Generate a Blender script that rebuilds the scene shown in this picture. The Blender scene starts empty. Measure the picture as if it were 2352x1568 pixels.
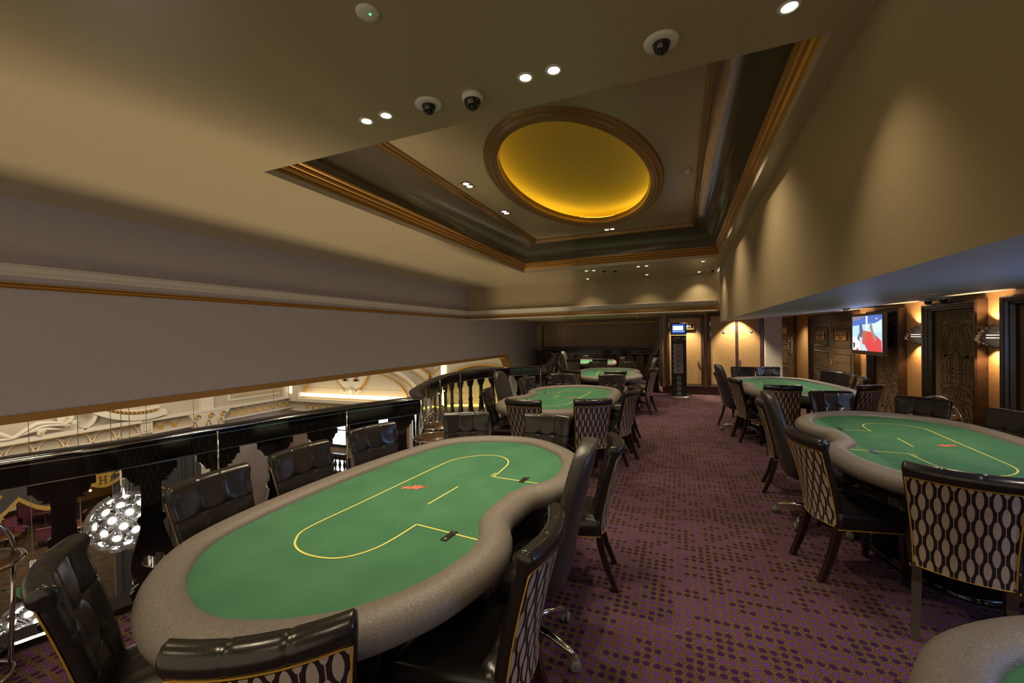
import bpy, math, random
from mathutils import Vector, Matrix
random.seed(7)
PI = math.pi
S = bpy.context.scene
COL = S.collection

# ------------------------------------------------------------------ camera
H0 = 1.65
F, YAW, PITCH, ROLL = 942.0, -0.3879, -0.01226, -0.01972
_fw = Vector((math.sin(YAW)*math.cos(PITCH), math.cos(YAW)*math.cos(PITCH), math.sin(PITCH)))
_r = Vector((math.cos(YAW), -math.sin(YAW), 0)); _u = _r.cross(_fw)
_r2 = _r*math.cos(ROLL)+_u*math.sin(ROLL); _u2 = -_r*math.sin(ROLL)+_u*math.cos(ROLL)
cd = bpy.data.cameras.new('camera'); cam = bpy.data.objects.new('camera', cd); COL.objects.link(cam)
m = Matrix(((_r2.x, _u2.x, -_fw.x, 0), (_r2.y, _u2.y, -_fw.y, 0), (_r2.z, _u2.z, -_fw.z, H0), (0, 0, 0, 1)))
cam.matrix_world = m
cd.sensor_fit = 'HORIZONTAL'; cd.sensor_width = 36.0; cd.lens = 36.0*F/2352.0
cd.clip_start = 0.02; cd.clip_end = 200
S.camera = cam

# ------------------------------------------------------------------ world, exposure
W = bpy.data.worlds.new('world'); S.world = W; W.use_nodes = True
W.node_tree.nodes['Background'].inputs[0].default_value = (1.0, 0.80, 0.53, 1)
W.node_tree.nodes['Background'].inputs[1].default_value = 0.52
vs = S.view_settings
vs.view_transform = 'Standard'; vs.look = 'None'; vs.gamma = 1.0; vs.use_curve_mapping = False
vs.exposure = 0.35
try: S.cycles.max_bounces = 8; S.cycles.sample_clamp_indirect = 4.0; S.cycles.caustics_reflective = False; S.cycles.caustics_refractive = False
except Exception: pass

WARM = (1.0, 0.80, 0.52); WARM2 = (1.0, 0.66, 0.34); NEUT = (1.0, 0.92, 0.80); BLUE = (0.25, 0.42, 1.0)
def lamp(name, kind, loc, power, color, direction=None, size=0.05, spot=None, blend=0.6, sy=None):
    d = bpy.data.lights.new(name, kind); d.energy = power; d.color = color
    if kind == 'AREA':
        d.shape = 'RECTANGLE' if sy else 'DISK'; d.size = size
        if sy: d.size_y = sy
    else: d.shadow_soft_size = size
    if kind == 'SPOT': d.spot_size = math.radians(spot); d.spot_blend = blend
    o = bpy.data.objects.new(name, d); COL.objects.link(o); o.location = loc
    if direction: o.rotation_euler = Vector(direction).to_track_quat('-Z', 'Y').to_euler()
    return o
# hall beyond the balcony: unseen overhead fills added to brighten it, plus an uplight
lamp('hall_fill', 'AREA', (-15.5, 9.0, 4.0), 330, (1.0, .84, .60), (-.8, .1, -.9), 4.0)
lamp('hall_fill', 'AREA', (-13.0, 14.0, 3.0), 60, (1.0, .88, .72), (-.1, .9, -.6), 3.0)
lamp('hall_fill', 'AREA', (-15, 4.5, 1.0), 130, (1.0, .82, .55), (-1, .1, -.4), 2.0)
lamp('hall_uplight', 'AREA', (-4.5, 4.0, -5.0), 430, (1.0, .80, .52), (.0, 0, 1), .7, sy=9.0)

# ------------------------------------------------------------------ materials
MATS = {}
def nt(name):
    mt = bpy.data.materials.new(name); mt.use_nodes = True
    t = mt.node_tree; return mt, t, t.nodes['Principled BSDF']
def mat(name, col, rough=0.5, metal=0.0, spec=0.5, emit=None, es=0.0, bump=None, vary=None, coat=0.0):
    if name in MATS: return MATS[name]
    mt, t, b = nt(name)
    b.inputs['Base Color'].default_value = (*col, 1); b.inputs['Roughness'].default_value = rough
    b.inputs['Metallic'].default_value = metal; b.inputs['Specular IOR Level'].default_value = spec
    b.inputs['Coat Weight'].default_value = coat
    if emit: b.inputs['Emission Color'].default_value = (*emit, 1); b.inputs['Emission Strength'].default_value = es
    if bump or vary:
        tc = t.nodes.new('ShaderNodeTexCoord')
    if bump:
        sc, st = bump[0], bump[1]
        n = t.nodes.new('ShaderNodeTexNoise'); n.inputs['Scale'].default_value = sc; n.inputs['Detail'].default_value = 3
        t.links.new(tc.outputs['Object'], n.inputs['Vector'])
        bp = t.nodes.new('ShaderNodeBump'); bp.inputs['Strength'].default_value = st; bp.inputs['Distance'].default_value = bump[2] if len(bump) > 2 else 0.002
        t.links.new(n.outputs['Fac'], bp.inputs['Height']); t.links.new(bp.outputs['Normal'], b.inputs['Normal'])
    if vary:
        sc, col2 = vary
        n = t.nodes.new('ShaderNodeTexNoise'); n.inputs['Scale'].default_value = sc; n.inputs['Detail'].default_value = 4
        t.links.new(tc.outputs['Object'], n.inputs['Vector'])
        cr = t.nodes.new('ShaderNodeValToRGB'); cr.color_ramp.elements[0].position = .38; cr.color_ramp.elements[1].position = .62
        cr.color_ramp.elements[0].color = (*col, 1); cr.color_ramp.elements[1].color = (*col2, 1)
        t.links.new(n.outputs['Fac'], cr.inputs['Fac']); t.links.new(cr.outputs['Color'], b.inputs['Base Color'])
    MATS[name] = mt; return mt
class N:
    """tiny node-math helper"""
    def __init__(s, t): s.t = t
    def m(s, op, a, b=None, c=None):
        n = s.t.nodes.new('ShaderNodeMath'); n.operation = op
        for i, v in enumerate((a, b, c)):
            if v is None: continue
            if isinstance(v, (int, float)): n.inputs[i].default_value = v
            else: s.t.links.new(v, n.inputs[i])
        return n.outputs[0]
    def mix(s, f, a, b):
        n = s.t.nodes.new('ShaderNodeMix'); n.data_type = 'RGBA'
        s.t.links.new(f, n.inputs[0]) if not isinstance(f, (int, float)) else setattr(n.inputs[0], 'default_value', f)
        for i, v in ((6, a), (7, b)):
            if isinstance(v, tuple): n.inputs[i].default_value = (*v, 1)
            else: s.t.links.new(v, n.inputs[i])
        return n.outputs[2]
    def noise(s, vec, sc, det=2):
        n = s.t.nodes.new('ShaderNodeTexNoise'); n.inputs['Scale'].default_value = sc; n.inputs['Detail'].default_value = det
        s.t.links.new(vec, n.inputs['Vector']); return n.outputs['Fac']
def carpet_mat():
    mt, t, b = nt('purple_gold_carpet'); g = N(t)
    tc = t.nodes.new('ShaderNodeTexCoord'); v = tc.outputs['Object']
    sp = t.nodes.new('ShaderNodeSeparateXYZ'); t.links.new(v, sp.inputs[0])
    P = 0.050
    x = g.m('DIVIDE', sp.outputs[0], P); y = g.m('DIVIDE', sp.outputs[1], P)
    fx = g.m('SUBTRACT', g.m('FRACT', x), .5); fy = g.m('SUBTRACT', g.m('FRACT', y), .5)
    wob = g.m('MULTIPLY', g.m('SUBTRACT', g.noise(v, 90, 1), .5), .22)
    r = g.m('ADD', g.m('SQRT', g.m('ADD', g.m('MULTIPLY', fx, fx), g.m('MULTIPLY', fy, fy))), wob)
    dot = g.m('LESS_THAN', r, .345)
    cb = t.nodes.new('ShaderNodeCombineXYZ'); t.links.new(g.m('FLOOR', g.m('DIVIDE', g.m('ADD', g.m('FLOOR', x), g.m('FLOOR', y)), 2.0)), cb.inputs[0]); t.links.new(g.m('FLOOR', y), cb.inputs[1])
    wn_ = t.nodes.new('ShaderNodeTexWhiteNoise'); wn_.noise_dimensions = '2D'; t.links.new(cb.outputs[0], wn_.inputs['Vector'])
    par = g.m('GREATER_THAN', wn_.outputs['Value'], .48)
    nb = g.noise(v, 330, 2)
    spk = g.m('GREATER_THAN', nb, .545)
    bg = g.mix(spk, (.024, .012, .027), (.30, .205, .068))
    dc = g.mix(par, (.048, .013, .070), (.130, .040, .190))
    dc2 = g.mix(g.m('MULTIPLY', g.noise(v, 400, 1), .25), dc, (.02, .01, .03))
    c = g.mix(dot, bg, dc2)
    t.links.new(c, b.inputs['Base Color']); b.inputs['Roughness'].default_value = .95
    b.inputs['Specular IOR Level'].default_value = .1
    bp = t.nodes.new('ShaderNodeBump'); bp.inputs['Strength'].default_value = .4; bp.inputs['Distance'].default_value = .003
    t.links.new(g.noise(v, 500, 1), bp.inputs['Height']); t.links.new(bp.outputs['Normal'], b.inputs['Normal'])
    return mt
def bead_mat():
    """beaded-string weave on the chair backs: y sideways, z up in the chair's own coordinates"""
    mt, t, b = nt('beaded_brocade'); g = N(t)
    tc = t.nodes.new('ShaderNodeTexCoord'); v = tc.outputs['Object']
    sp = t.nodes.new('ShaderNodeSeparateXYZ'); t.links.new(v, sp.inputs[0])
    PX, PZ = .0285, .148
    x = g.m('ADD', g.m('DIVIDE', sp.outputs[1], PX), 20.5)
    col = g.m('FLOOR', x); fx = g.m('ABSOLUTE', g.m('SUBTRACT', g.m('FRACT', x), .5))
    par = g.m('MULTIPLY', g.m('MODULO', col, 2.0), .5)
    z = g.m('ADD', g.m('DIVIDE', sp.outputs[2], PZ), par)
    fz = g.m('SUBTRACT', g.m('FRACT', z), .5)
    e = g.m('SUBTRACT', 1.0, g.m('POWER', g.m('DIVIDE', g.m('ABSOLUTE', fz), .325), 1.7))
    w = g.m('MAXIMUM', g.m('MULTIPLY', g.m('SQRT', g.m('MAXIMUM', e, 0.0)), .49), .05)
    k = g.m('LESS_THAN', fx, w)
    n = g.noise(v, 60, 3)
    bead = g.mix(n, (.41, .345, .29), (.56, .475, .40))
    c = g.mix(k, (.028, .017, .019), bead)
    t.links.new(c, b.inputs['Base Color']); b.inputs['Roughness'].default_value = .75
    b.inputs['Specular IOR Level'].default_value = .25
    return mt
def leatherette():
    mt, t, b = nt('embossed_vinyl'); g = N(t)
    b.inputs['Base Color'].default_value = (.215, .175, .145, 1); b.inputs['Roughness'].default_value = .42
    tc = t.nodes.new('ShaderNodeTexCoord')
    mp = t.nodes.new('ShaderNodeMapping'); mp.inputs['Scale'].default_value = (1, .55, 1); t.links.new(tc.outputs['Object'], mp.inputs[0])
    f = g.noise(mp.outputs[0], 210, 1)
    f2 = g.m('ABSOLUTE', g.m('SUBTRACT', f, .5))
    bp = t.nodes.new('ShaderNodeBump'); bp.inputs['Strength'].default_value = .85; bp.inputs['Distance'].default_value = .0035
    t.links.new(f2, bp.inputs['Height']); t.links.new(bp.outputs['Normal'], b.inputs['Normal'])
    c = g.mix(g.m('MULTIPLY', f2, 7.0), (.15, .132, .120), (.245, .218, .198))
    t.links.new(c, b.inputs['Base Color'])
    return mt
def glassmat():
    mt = bpy.data.materials.new('clear_glass'); mt.use_nodes = True; t = mt.node_tree
    for n in list(t.nodes): t.nodes.remove(n)
    o = t.nodes.new('ShaderNodeOutputMaterial'); a = t.nodes.new('ShaderNodeBsdfTransparent'); b = t.nodes.new('ShaderNodeBsdfGlossy')
    a.inputs[0].default_value = (.93, .95, .94, 1); b.inputs['Roughness'].default_value = .02
    lw_ = t.nodes.new('ShaderNodeLayerWeight'); lw_.inputs[0].default_value = .5; g = N(t)
    fr = t.nodes.new('ShaderNodeMath'); fr.operation = 'MULTIPLY_ADD'; t.links.new(g.m('POWER', lw_.outputs['Facing'], 4.0), fr.inputs[0]); fr.inputs[1].default_value = .55; fr.inputs[2].default_value = .045
    mx = t.nodes.new('ShaderNodeMixShader'); t.links.new(fr.outputs[0], mx.inputs[0]); t.links.new(a.outputs[0], mx.inputs[1]); t.links.new(b.outputs[0], mx.inputs[2])
    t.links.new(mx.outputs[0], o.inputs[0]); return mt
M = {}
M['carpet'] = carpet_mat(); M['bead'] = bead_mat(); M['vinyl'] = leatherette(); M['glass'] = glassmat()
M['ceil'] = mat('satin_beige_ceiling_paint', (.44, .365, .235), .28, spec=.45)
M['bulk'] = mat('warm_beige_wall_paint', (.42, .335, .20), .5)
M['mauve'] = mat('beige_paint_cool_lit', (.47, .435, .46), .5)  # beige paint with the cooler light on it put into the colour
M['dimwall'] = mat('dim_lit_lower_wall', (.26, .19, .165), .4, vary=(1.2, (.33, .25, .21)))  # lower hall walls: the weaker light there is painted in as darker stone
M['cornice'] = mat('ivory_moulding_paint', (.62, .56, .50), .4)
M['taupe'] = mat('gloss_taupe_cove_paint', (.115, .095, .068), .18, spec=.6)
M['goldtrim'] = mat('antique_gold_gilding', (.50, .27, .07), .38, metal=.55)
M['golddark'] = mat('bronze_gilding', (.36, .21, .085), .36, metal=.5)
M['goldsoff'] = mat('ochre_gold_paint', (.42, .22, .055), .5, metal=.1)
M['domegold'] = mat('gold_leaf_dome', (.27, .175, .018), .40, metal=.25)
M['leather'] = mat('black_leather', (.015, .0135, .0125), .25, spec=.65, bump=(90, .12, .003))
M['greylea'] = mat('charcoal_leather', (.046, .042, .040), .38, spec=.5, bump=(140, .15, .003))
M['piping'] = mat('mustard_piping', (.60, .33, .02), .5)
M['darkwood'] = mat('espresso_wood', (.018, .009, .008), .30, spec=.5, vary=(14, (.028, .013, .011)))
M['frame'] = mat('dark_walnut_moulding', (.035, .018, .012), .26, spec=.6, vary=(8, (.055, .027, .016)))
M['doorwood'] = mat('dark_oak_door', (.085, .055, .030), .38, vary=(9, (.12, .078, .044)))
M['chrome'] = mat('polished_chrome', (.75, .75, .76), .10, metal=1.0)
M['shutter'] = mat('grey_mirror_shutter', (.20, .18, .16), .5, metal=.15)
M['steel'] = mat('brushed_steel', (.48, .46, .43), .28, metal=1.0)
M['black'] = mat('gloss_black_lacquer', (.006, .006, .006), .12, spec=.7)
M['matblack'] = mat('matt_black', (.010, .010, .011), .45)
M['gun'] = mat('gunmetal', (.10, .09, .085), .28, metal=.9)
M['rubber'] = mat('grey_caster', (.20, .19, .19), .5)
M['felt'] = mat('green_baize', (.060, .185, .102), .9, spec=.15, vary=(4, (.076, .215, .122)), bump=(900, .1, .001))
M['line'] = mat('yellow_printed_line', (.82, .76, .20), .8, spec=.1)
M['red'] = mat('red_printed_emblem', (.68, .20, .12), .8, spec=.1)
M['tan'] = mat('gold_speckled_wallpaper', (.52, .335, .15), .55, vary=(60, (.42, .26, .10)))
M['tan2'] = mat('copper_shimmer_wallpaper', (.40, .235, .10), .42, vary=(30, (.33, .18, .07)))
M['damask'] = mat('olive_damask_ground', (.26, .175, .085), .6)
M['damask2'] = mat('brown_damask_field', (.085, .048, .026), .6)
M['ivory'] = mat('white_plaster_paint', (.70, .66, .58), .5)
M['cream'] = mat('cream_plaster', (.47, .42, .35), .6)
M['creamw'] = mat('white_plasterwork', (.66, .62, .56), .5)
M['hallgold'] = mat('hall_gilding', (.62, .36, .07), .4, metal=.4)
M['hallbrown'] = mat('hall_bronze_shade', (.30, .18, .09), .6)
M['blackdrape'] = mat('black_velvet', (.045, .044, .048), .8)
M['fringe'] = mat('gold_bullion_fringe', (.45, .29, .07), .7, vary=(40, (.30, .18, .04)))
M['hallwood'] = mat('amber_panelling', (.22, .12, .03), .5)
M['pink'] = mat('plum_button_upholstery', (.17, .048, .115), .7)
M['hallfloor'] = mat('dark_hall_carpet', (.022, .012, .020), .9, vary=(3.2, (.06, .038, .012)))
M['white'] = mat('white_plastic', (.78, .77, .74), .4)
M['cambl'] = mat('smoked_dome', (.008, .008, .010), .06, spec=.8)
M['walnut'] = mat('walnut_table_top', (.115, .060, .035), .28, vary=(10, (.08, .04, .022)))
M['brass'] = mat('brass_plate', (.58, .33, .11), .35, metal=.4)
M['ink'] = mat('dark_engraved_lettering', (.05, .03, .02), .6)
M['plinth'] = mat('oxblood_plinth', (.055, .018, .014), .35)
M['greycard'] = mat('grey_card', (.26, .24, .21), .5)
M['cardfr'] = mat('pale_card_frame', (.50, .44, .34), .5)
M['lampon'] = mat('lit_lamp', (1, .9, .7), .5, emit=(1.0, .88, .66), es=13)
M['bulb'] = mat('lit_chandelier_disc', (1, 1, 1), .5, emit=(1.0, .97, .92), es=5)
M['ledyellow'] = mat('lit_yellow_led', (1, .7, .1), .5, emit=(1.0, .70, .05), es=13)
M['lednic'] = mat('lit_niche_strip', (1, .7, .1), .5, emit=(1.0, .66, .08), es=4)
M['ledwarm'] = mat('lit_warm_strip', (1, .8, .4), .5, emit=(1.0, .76, .36), es=2.0)
M['winlit'] = mat('lit_window_pane', (1, 1, 1), .5, emit=(.80, .87, 1.0), es=2.2)
M['greenled'] = mat('green_led', (0, 1, .3), .5, emit=(.1, 1, .3), es=3)
def em(n, c, s=1.0): return mat('screen_'+n, (0, 0, 0), .4, emit=c, es=s)

# ------------------------------------------------------------------ mesh helpers
class MB:
    def __init__(s): s.v = []; s.f = []; s.sm = []; s.mi = []
    def add(s, vs, fs, smooth=False, mi=0):
        o = len(s.v); s.v += [tuple(p) for p in vs]
        for f in fs: s.f.append(tuple(i+o for i in f)); s.sm.append(smooth); s.mi.append(mi)
        return s
    def box(s, a, b, mi=0, mx=None):
        x0, y0, z0 = a; x1, y1, z1 = b
        if x0 > x1: x0, x1 = x1, x0
        if y0 > y1: y0, y1 = y1, y0
        if z0 > z1: z0, z1 = z1, z0
        vs = [Vector(p) for p in ((x0,y0,z0),(x1,y0,z0),(x1,y1,z0),(x0,y1,z0),(x0,y0,z1),(x1,y0,z1),(x1,y1,z1),(x0,y1,z1))]
        if mx: vs = [mx @ p for p in vs]
        return s.add(vs, [(3,2,1,0),(4,5,6,7),(0,1,5,4),(1,2,6,5),(2,3,7,6),(3,0,4,7)], False, mi)
    def grid(s, rows, closeu=False, closev=False, smooth=True, mi=0, flip=False):
        n = len(rows); k = len(rows[0]); vs = [p for r in rows for p in r]; fs = []
        for i in range(n if closev else n-1):
            for j in range(k if closeu else k-1):
                a, b, c, d = i*k+j, i*k+(j+1) % k, ((i+1) % n)*k+(j+1) % k, ((i+1) % n)*k+j
                fs.append((a, d, c, b) if flip else (a, b, c, d))
        return s.add(vs, fs, smooth, mi)
    def tube(s, pts, r, n=8, closed=False, mi=0, caps=True, rr=None):
        pts = [Vector(p) for p in pts]; rows = []; k = len(pts); up = None
        for i, p in enumerate(pts):
            a = pts[i-1] if (i > 0 or closed) else p; b = pts[(i+1) % k] if (i < k-1 or closed) else p
            d = (b-a).normalized()
            if up is None:
                up = Vector((0, 0, 1)) if abs(d.z) < .9 else Vector((1, 0, 0))
            e1 = d.cross(up).normalized(); e2 = e1.cross(d).normalized(); up = e2
            q = rr[i] if rr else r
            rows.append([p+q*(math.cos(2*PI*j/n)*e1+math.sin(2*PI*j/n)*e2) for j in range(n)])
        s.grid(rows, closeu=True, closev=closed, mi=mi)
        if not closed and caps:
            s.add(rows[0], [tuple(range(n))], False, mi); s.add(rows[-1], [tuple(range(n))[::-1]], False, mi)
        return s
    def lathe(s, prof, c=(0, 0, 0), n=24, mi=0, sx=1, sy=1, a0=0, a1=2*PI, smooth=True):
        full = abs(a1-a0-2*PI) < 1e-6; k = n if full else n+1
        rows = []
        for (r, z) in prof:
            rows.append([(c[0]+sx*r*math.cos(a0+(a1-a0)*j/n), c[1]+sy*r*math.sin(a0+(a1-a0)*j/n), c[2]+z) for j in range(k)])
        return s.grid(rows, closeu=full, smooth=smooth, mi=mi)
    def prism(s, poly, z0, z1, mi=0, mx=None, smooth=False):
        n = len(poly)
        vs = [Vector((p[0], p[1], z0)) for p in poly]+[Vector((p[0], p[1], z1)) for p in poly]
        if mx: vs = [mx @ p for p in vs]
        s.add(vs, [tuple(range(n))[::-1], tuple(range(n, 2*n))], False, mi)
        s.add(vs, [(i, (i+1) % n, n+(i+1) % n, n+i) for i in range(n)], smooth, mi)
        return s
    def build(s, name, mats, parent=None, bevel=0, fix=True):
        me = bpy.data.meshes.new(name); me.from_pydata(s.v, [], s.f)
        if not isinstance(mats, (list, tuple)): mats = [mats]
        for q in mats: me.materials.append(q)
        me.polygons.foreach_set('use_smooth', s.sm); me.polygons.foreach_set('material_index', s.mi)
        import bmesh
        bm = bmesh.new(); bm.from_mesh(me); bmesh.ops.remove_doubles(bm, verts=bm.verts, dist=1e-5)
        if fix: bmesh.ops.recalc_face_normals(bm, faces=bm.faces)
        bm.to_mesh(me); bm.free()
        me.update(); o = bpy.data.objects.new(name, me); COL.objects.link(o)
        if parent: o.parent = parent
        if bevel:
            md = o.modifiers.new('b', 'BEVEL'); md.width = bevel; md.segments = 2; md.limit_method = 'ANGLE'; md.angle_limit = .6
        return o
def thing(name, label, cat, loc=(0, 0, 0), rz=0.0, group=None):
    o = bpy.data.objects.new(name, None); COL.objects.link(o); o.location = loc; o.rotation_euler = (0, 0, rz)
    o.empty_display_size = .1
    return tag(o, label, cat, group)
def tag(o, label, cat, group=None):
    o['label'] = label; o['category'] = cat
    if group: o['group'] = group
    return o
def struct(o): o['kind'] = 'structure'; return o
def copy_tree(o, parent=None):
    c = o.copy(); COL.objects.link(c); c.parent = parent
    for ch in list(o.children): copy_tree(ch, c)
    return c
def place(root, loc, rz, label, group=None, used=set()):
    if root.name in used: o = copy_tree(root)
    else: used.add(root.name); o = root
    o.location = loc; o.rotation_euler = (0, 0, rz); o['label'] = label
    if group: o['group'] = group
    return o
def txt(s_, size, mx, mate, parent, name='lettering', depth=.002, wide=1.0):
    c = bpy.data.curves.new('t', 'FONT'); c.body = s_; c.size = size; c.extrude = depth; c.align_x = 'CENTER'; c.align_y = 'CENTER'
    o = bpy.data.objects.new('t', c); COL.objects.link(o)
    dg = bpy.context.evaluated_depsgraph_get(); me = bpy.data.meshes.new_from_object(o.evaluated_get(dg))
    bpy.data.objects.remove(o)
    me.transform(mx @ Matrix.Diagonal((wide, 1, 1, 1))); me.materials.clear(); me.materials.append(mate)
    q = bpy.data.objects.new(name, me); COL.objects.link(q); q.parent = parent
    return q
def cr(P, m=6, closed=True):
    n = len(P); o = []
    rng = range(n) if closed else range(n-1)
    for i in rng:
        if closed: a, b, c, d = P[i-1], P[i], P[(i+1) % n], P[(i+2) % n]
        else: a, b, c, d = P[max(i-1, 0)], P[i], P[i+1], P[min(i+2, n-1)]
        for k in range(m):
            t = k/m
            o.append(tuple(.5*((2*b[j])+(-a[j]+c[j])*t+(2*a[j]-5*b[j]+4*c[j]-d[j])*t*t+(-a[j]+3*b[j]-3*c[j]+d[j])*t**3) for j in range(len(b))))
    if not closed: o.append(tuple(P[-1]))
    return o
def offs(P, d):
    n = len(P); o = []
    for i in range(n):
        a, b = Vector(P[i-1]), Vector(P[(i+1) % n]); t = (b-a).normalized()
        o.append((P[i][0]+t.y*d, P[i][1]-t.x*d))
    return o
def resample(P, step):
    """even points along an open polyline -> [(x, y, tangent angle)]"""
    L = [0]
    for a, b in zip(P, P[1:]): L.append(L[-1]+math.dist(a[:2], b[:2]))
    out = []; n = max(1, round(L[-1]/step)); i = 0
    for k in range(n+1):
        s_ = L[-1]*k/n
        while i < len(P)-2 and L[i+1] < s_: i += 1
        t = (s_-L[i])/max(1e-9, L[i+1]-L[i]); a, b = P[i], P[i+1]
        out.append((a[0]+(b[0]-a[0])*t, a[1]+(b[1]-a[1])*t, math.atan2(b[1]-a[1], b[0]-a[0])))
    return out
# ------------------------------------------------------------------ room shell
ZC, XW, XL, YB, YD = 3.08, 0.83, -5.88, 10.9, 12.03
XR, YK = 3.10, 17.3
RA = cr([(-3.95, -1.6), (-3.75, -.4), (-3.58, .4), (-3.42, 1.0), (-3.25, 1.42), (-3.13, 1.9), (-2.855, 2.835), (-2.52, 3.56)], 5, False)
RB = cr([(-2.52, 3.56), (-2.83, 3.92), (-3.05, 4.36), (-3.43, 5.32), (-3.62, 6.15), (-3.50, 6.95), (-3.16, 7.57), (-2.62, 7.88)], 6, False)
RC = cr([(-2.62, 7.88), (-2.68, 8.6), (-2.91, 9.5), (-3.30, 11.1), (-3.78, 12.8), (-4.52, 14.7), (-5.86, 17.05)], 6, False)
edge = [(p[0]-.10, p[1]) for p in RA+RB[1:]+RC[1:]]
poly = [(XR+.2, -1.8), (XR+.2, 14.3), (-.43, 14.3), (-.43, YK)] + edge[::-1]
poly = [(-4.05, -1.8)] + [(XR+.2, -1.8), (XR+.2, YK), (-5.98, YK)] + edge[::-1][1:]
fl = MB().prism(poly, -.02, 0.0); fl = fl.build('floor', M['carpet']); struct(fl)
sl = MB().prism(poly, -.45, -.02).build('floor_slab', M['black']); sl.name = 'trim_1'; struct(sl)
# ceiling plate with the coffer opening
hx0, hx1, hy0, hy1 = -3.23, .70, 2.44, 8.70
c = MB()
for a, b in (((XL, -1.8), (XW, hy0)), ((XL, hy1), (XW, YB)), ((XL, hy0), (hx0, hy1)), ((hx1, hy0), (XW, hy1))):
    c.box((a[0], a[1], ZC), (b[0], b[1], ZC+.03))
cl = c.build('ceiling', M['ceil']); struct(cl)
def rect_sweep(name, prof, mate, rect=(hx0, hx1, hy0, hy1), smooth=False, parent=None):
    x0, x1, y0, y1 = rect; b = MB()
    for (i0, z0), (i1, z1) in zip(prof, prof[1:]):
        A = [(x0+i0, y0+i0, z0), (x1-i0, y0+i0, z0), (x1-i0, y1-i0, z0), (x0+i0, y1-i0, z0)]
        B = [(x0+i1, y0+i1, z1), (x1-i1, y0+i1, z1), (x1-i1, y1-i1, z1), (x0+i1, y1-i1, z1)]
        b.add(A+B, [(k, (k+1) % 4, 4+(k+1) % 4, 4+k) for k in range(4)], smooth)
    return b.build(name, mate, parent)
struct(rect_sweep('trim_2', [(.0015, ZC), (.0015, ZC+.052)], M['cornice']))
gp = [(0, 3.13), (.002, 3.135), (.012, 3.15), (.004, 3.16), (.018, 3.17), (.03, 3.195), (.022, 3.205), (.045, 3.215), (.052, 3.235), (.044, 3.245), (.075, 3.26), (.075, 3.28)]
struct(rect_sweep('trim_3', gp, M['goldtrim']))
cp = [(.075, 3.28)] + [(.075+.335*(1-math.cos(t)), 3.28+.33*math.sin(t)) for t in [k*PI/16 for k in range(1, 9)]]
struct(rect_sweep('trim_4', cp, M['taupe'], smooth=True))
ix = .41
struct(rect_sweep('trim_5', [(ix-.0, 3.61), (ix+.012, 3.605), (ix+.02, 3.62), (ix+.035, 3.622), (ix+.045, 3.65), (ix+.06, 3.655), (ix+.06, 3.68)], M['golddark']))
# tray with an oval opening, and the lit dome over it
ZT = 3.68; ex, ey, ea, eb = -1.22, 5.58, 1.06, 2.08
tx0, tx1, ty0, ty1 = hx0+ix+.05, hx1-ix-.05, hy0+ix+.05, hy1-ix-.05
NE = 96; t = MB()
inn = [(ex+(ea-.05)*math.cos(2*PI*k/NE), ey+(eb-.05)*math.sin(2*PI*k/NE), ZT) for k in range(NE)]
out = []
for k in range(NE):
    ca, sa = math.cos(2*PI*k/NE)*(ea), math.sin(2*PI*k/NE)*eb
    s_ = min(((tx1-ex) if ca > 0 else (ex-tx0))/max(abs(ca), 1e-6), ((ty1-ey) if sa > 0 else (ey-ty0))/max(abs(sa), 1e-6))
    out.append((ex+ca*s_, ey+sa*s_, ZT))
t.grid([inn, out], closeu=True, smooth=False)
for cxy in ((tx0, ty0), (tx1, ty0), (tx1, ty1), (tx0, ty1)):   # corners
    near = sorted(range(NE), key=lambda k: math.dist(out[k][:2], cxy))[:2]
    t.add([out[near[0]], out[near[1]], (*cxy, ZT)], [(0, 1, 2)])
struct(t.build('ceiling_tray', M['ceil'])).name = 'trim_6'
def oval(name, prof, mate, n=96, parent=None):
    b = MB(); rows = [[(ex+(ea-d)*math.cos(2*PI*k/n), ey+(eb-d)*math.sin(2*PI*k/n), z) for k in range(n)] for d, z in prof]
    b.grid(rows, closeu=True); return b.build(name, mate, parent)
dome = thing('dome_light', 'oval gold dome recess glowing yellow around its rim in the ceiling coffer', 'ceiling light', (0, 0, 0))
oval('moulded_ring', [(-.01, ZT), (0, ZT-.015), (.012, ZT-.03), (.03, ZT-.033), (.034, ZT-.022), (.045, ZT-.024), (.06, ZT-.045), (.08, ZT-.06), (.10, ZT-.055), (.105, ZT-.04), (.12, ZT-.042), (.135, ZT-.055), (.15, ZT-.055), (.158, ZT-.035), (.17, ZT-.03), (.18, ZT-.01), (.18, ZT+.05), (.165, ZT+.085)], M['golddark'], parent=dome)
oval('cove_lip', [(.165, ZT+.085), (.12, ZT+.09), (.12, ZT+.075), (.04, ZT+.075), (.0, ZT+.10)], M['domegold'], parent=dome)
dp = [(.0, ZT+.10)] + [(1-math.cos(a), math.sin(a)) for a in []]
rows = []
for k in range(0, 13):
    a = k/12*PI/2; rows.append((math.cos(a), math.sin(a)))
b = MB(); b.grid([[(ex+(ea)*ca*math.cos(2*PI*j/96), ey+(eb)*ca*math.sin(2*PI*j/96), ZT+.10+.34*sa) for j in range(96)] for ca, sa in rows[:-1]]+[[(ex+.001*math.cos(2*PI*j/96), ey+.001*math.sin(2*PI*j/96), ZT+.44) for j in range(96)]], closeu=True)
b.build('dome_shell', M['domegold'], dome)
oval('led_strip', [(.085, ZT+.088), (.10, ZT+.106), (.118, ZT+.090)], M['ledyellow'], parent=dome)
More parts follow.
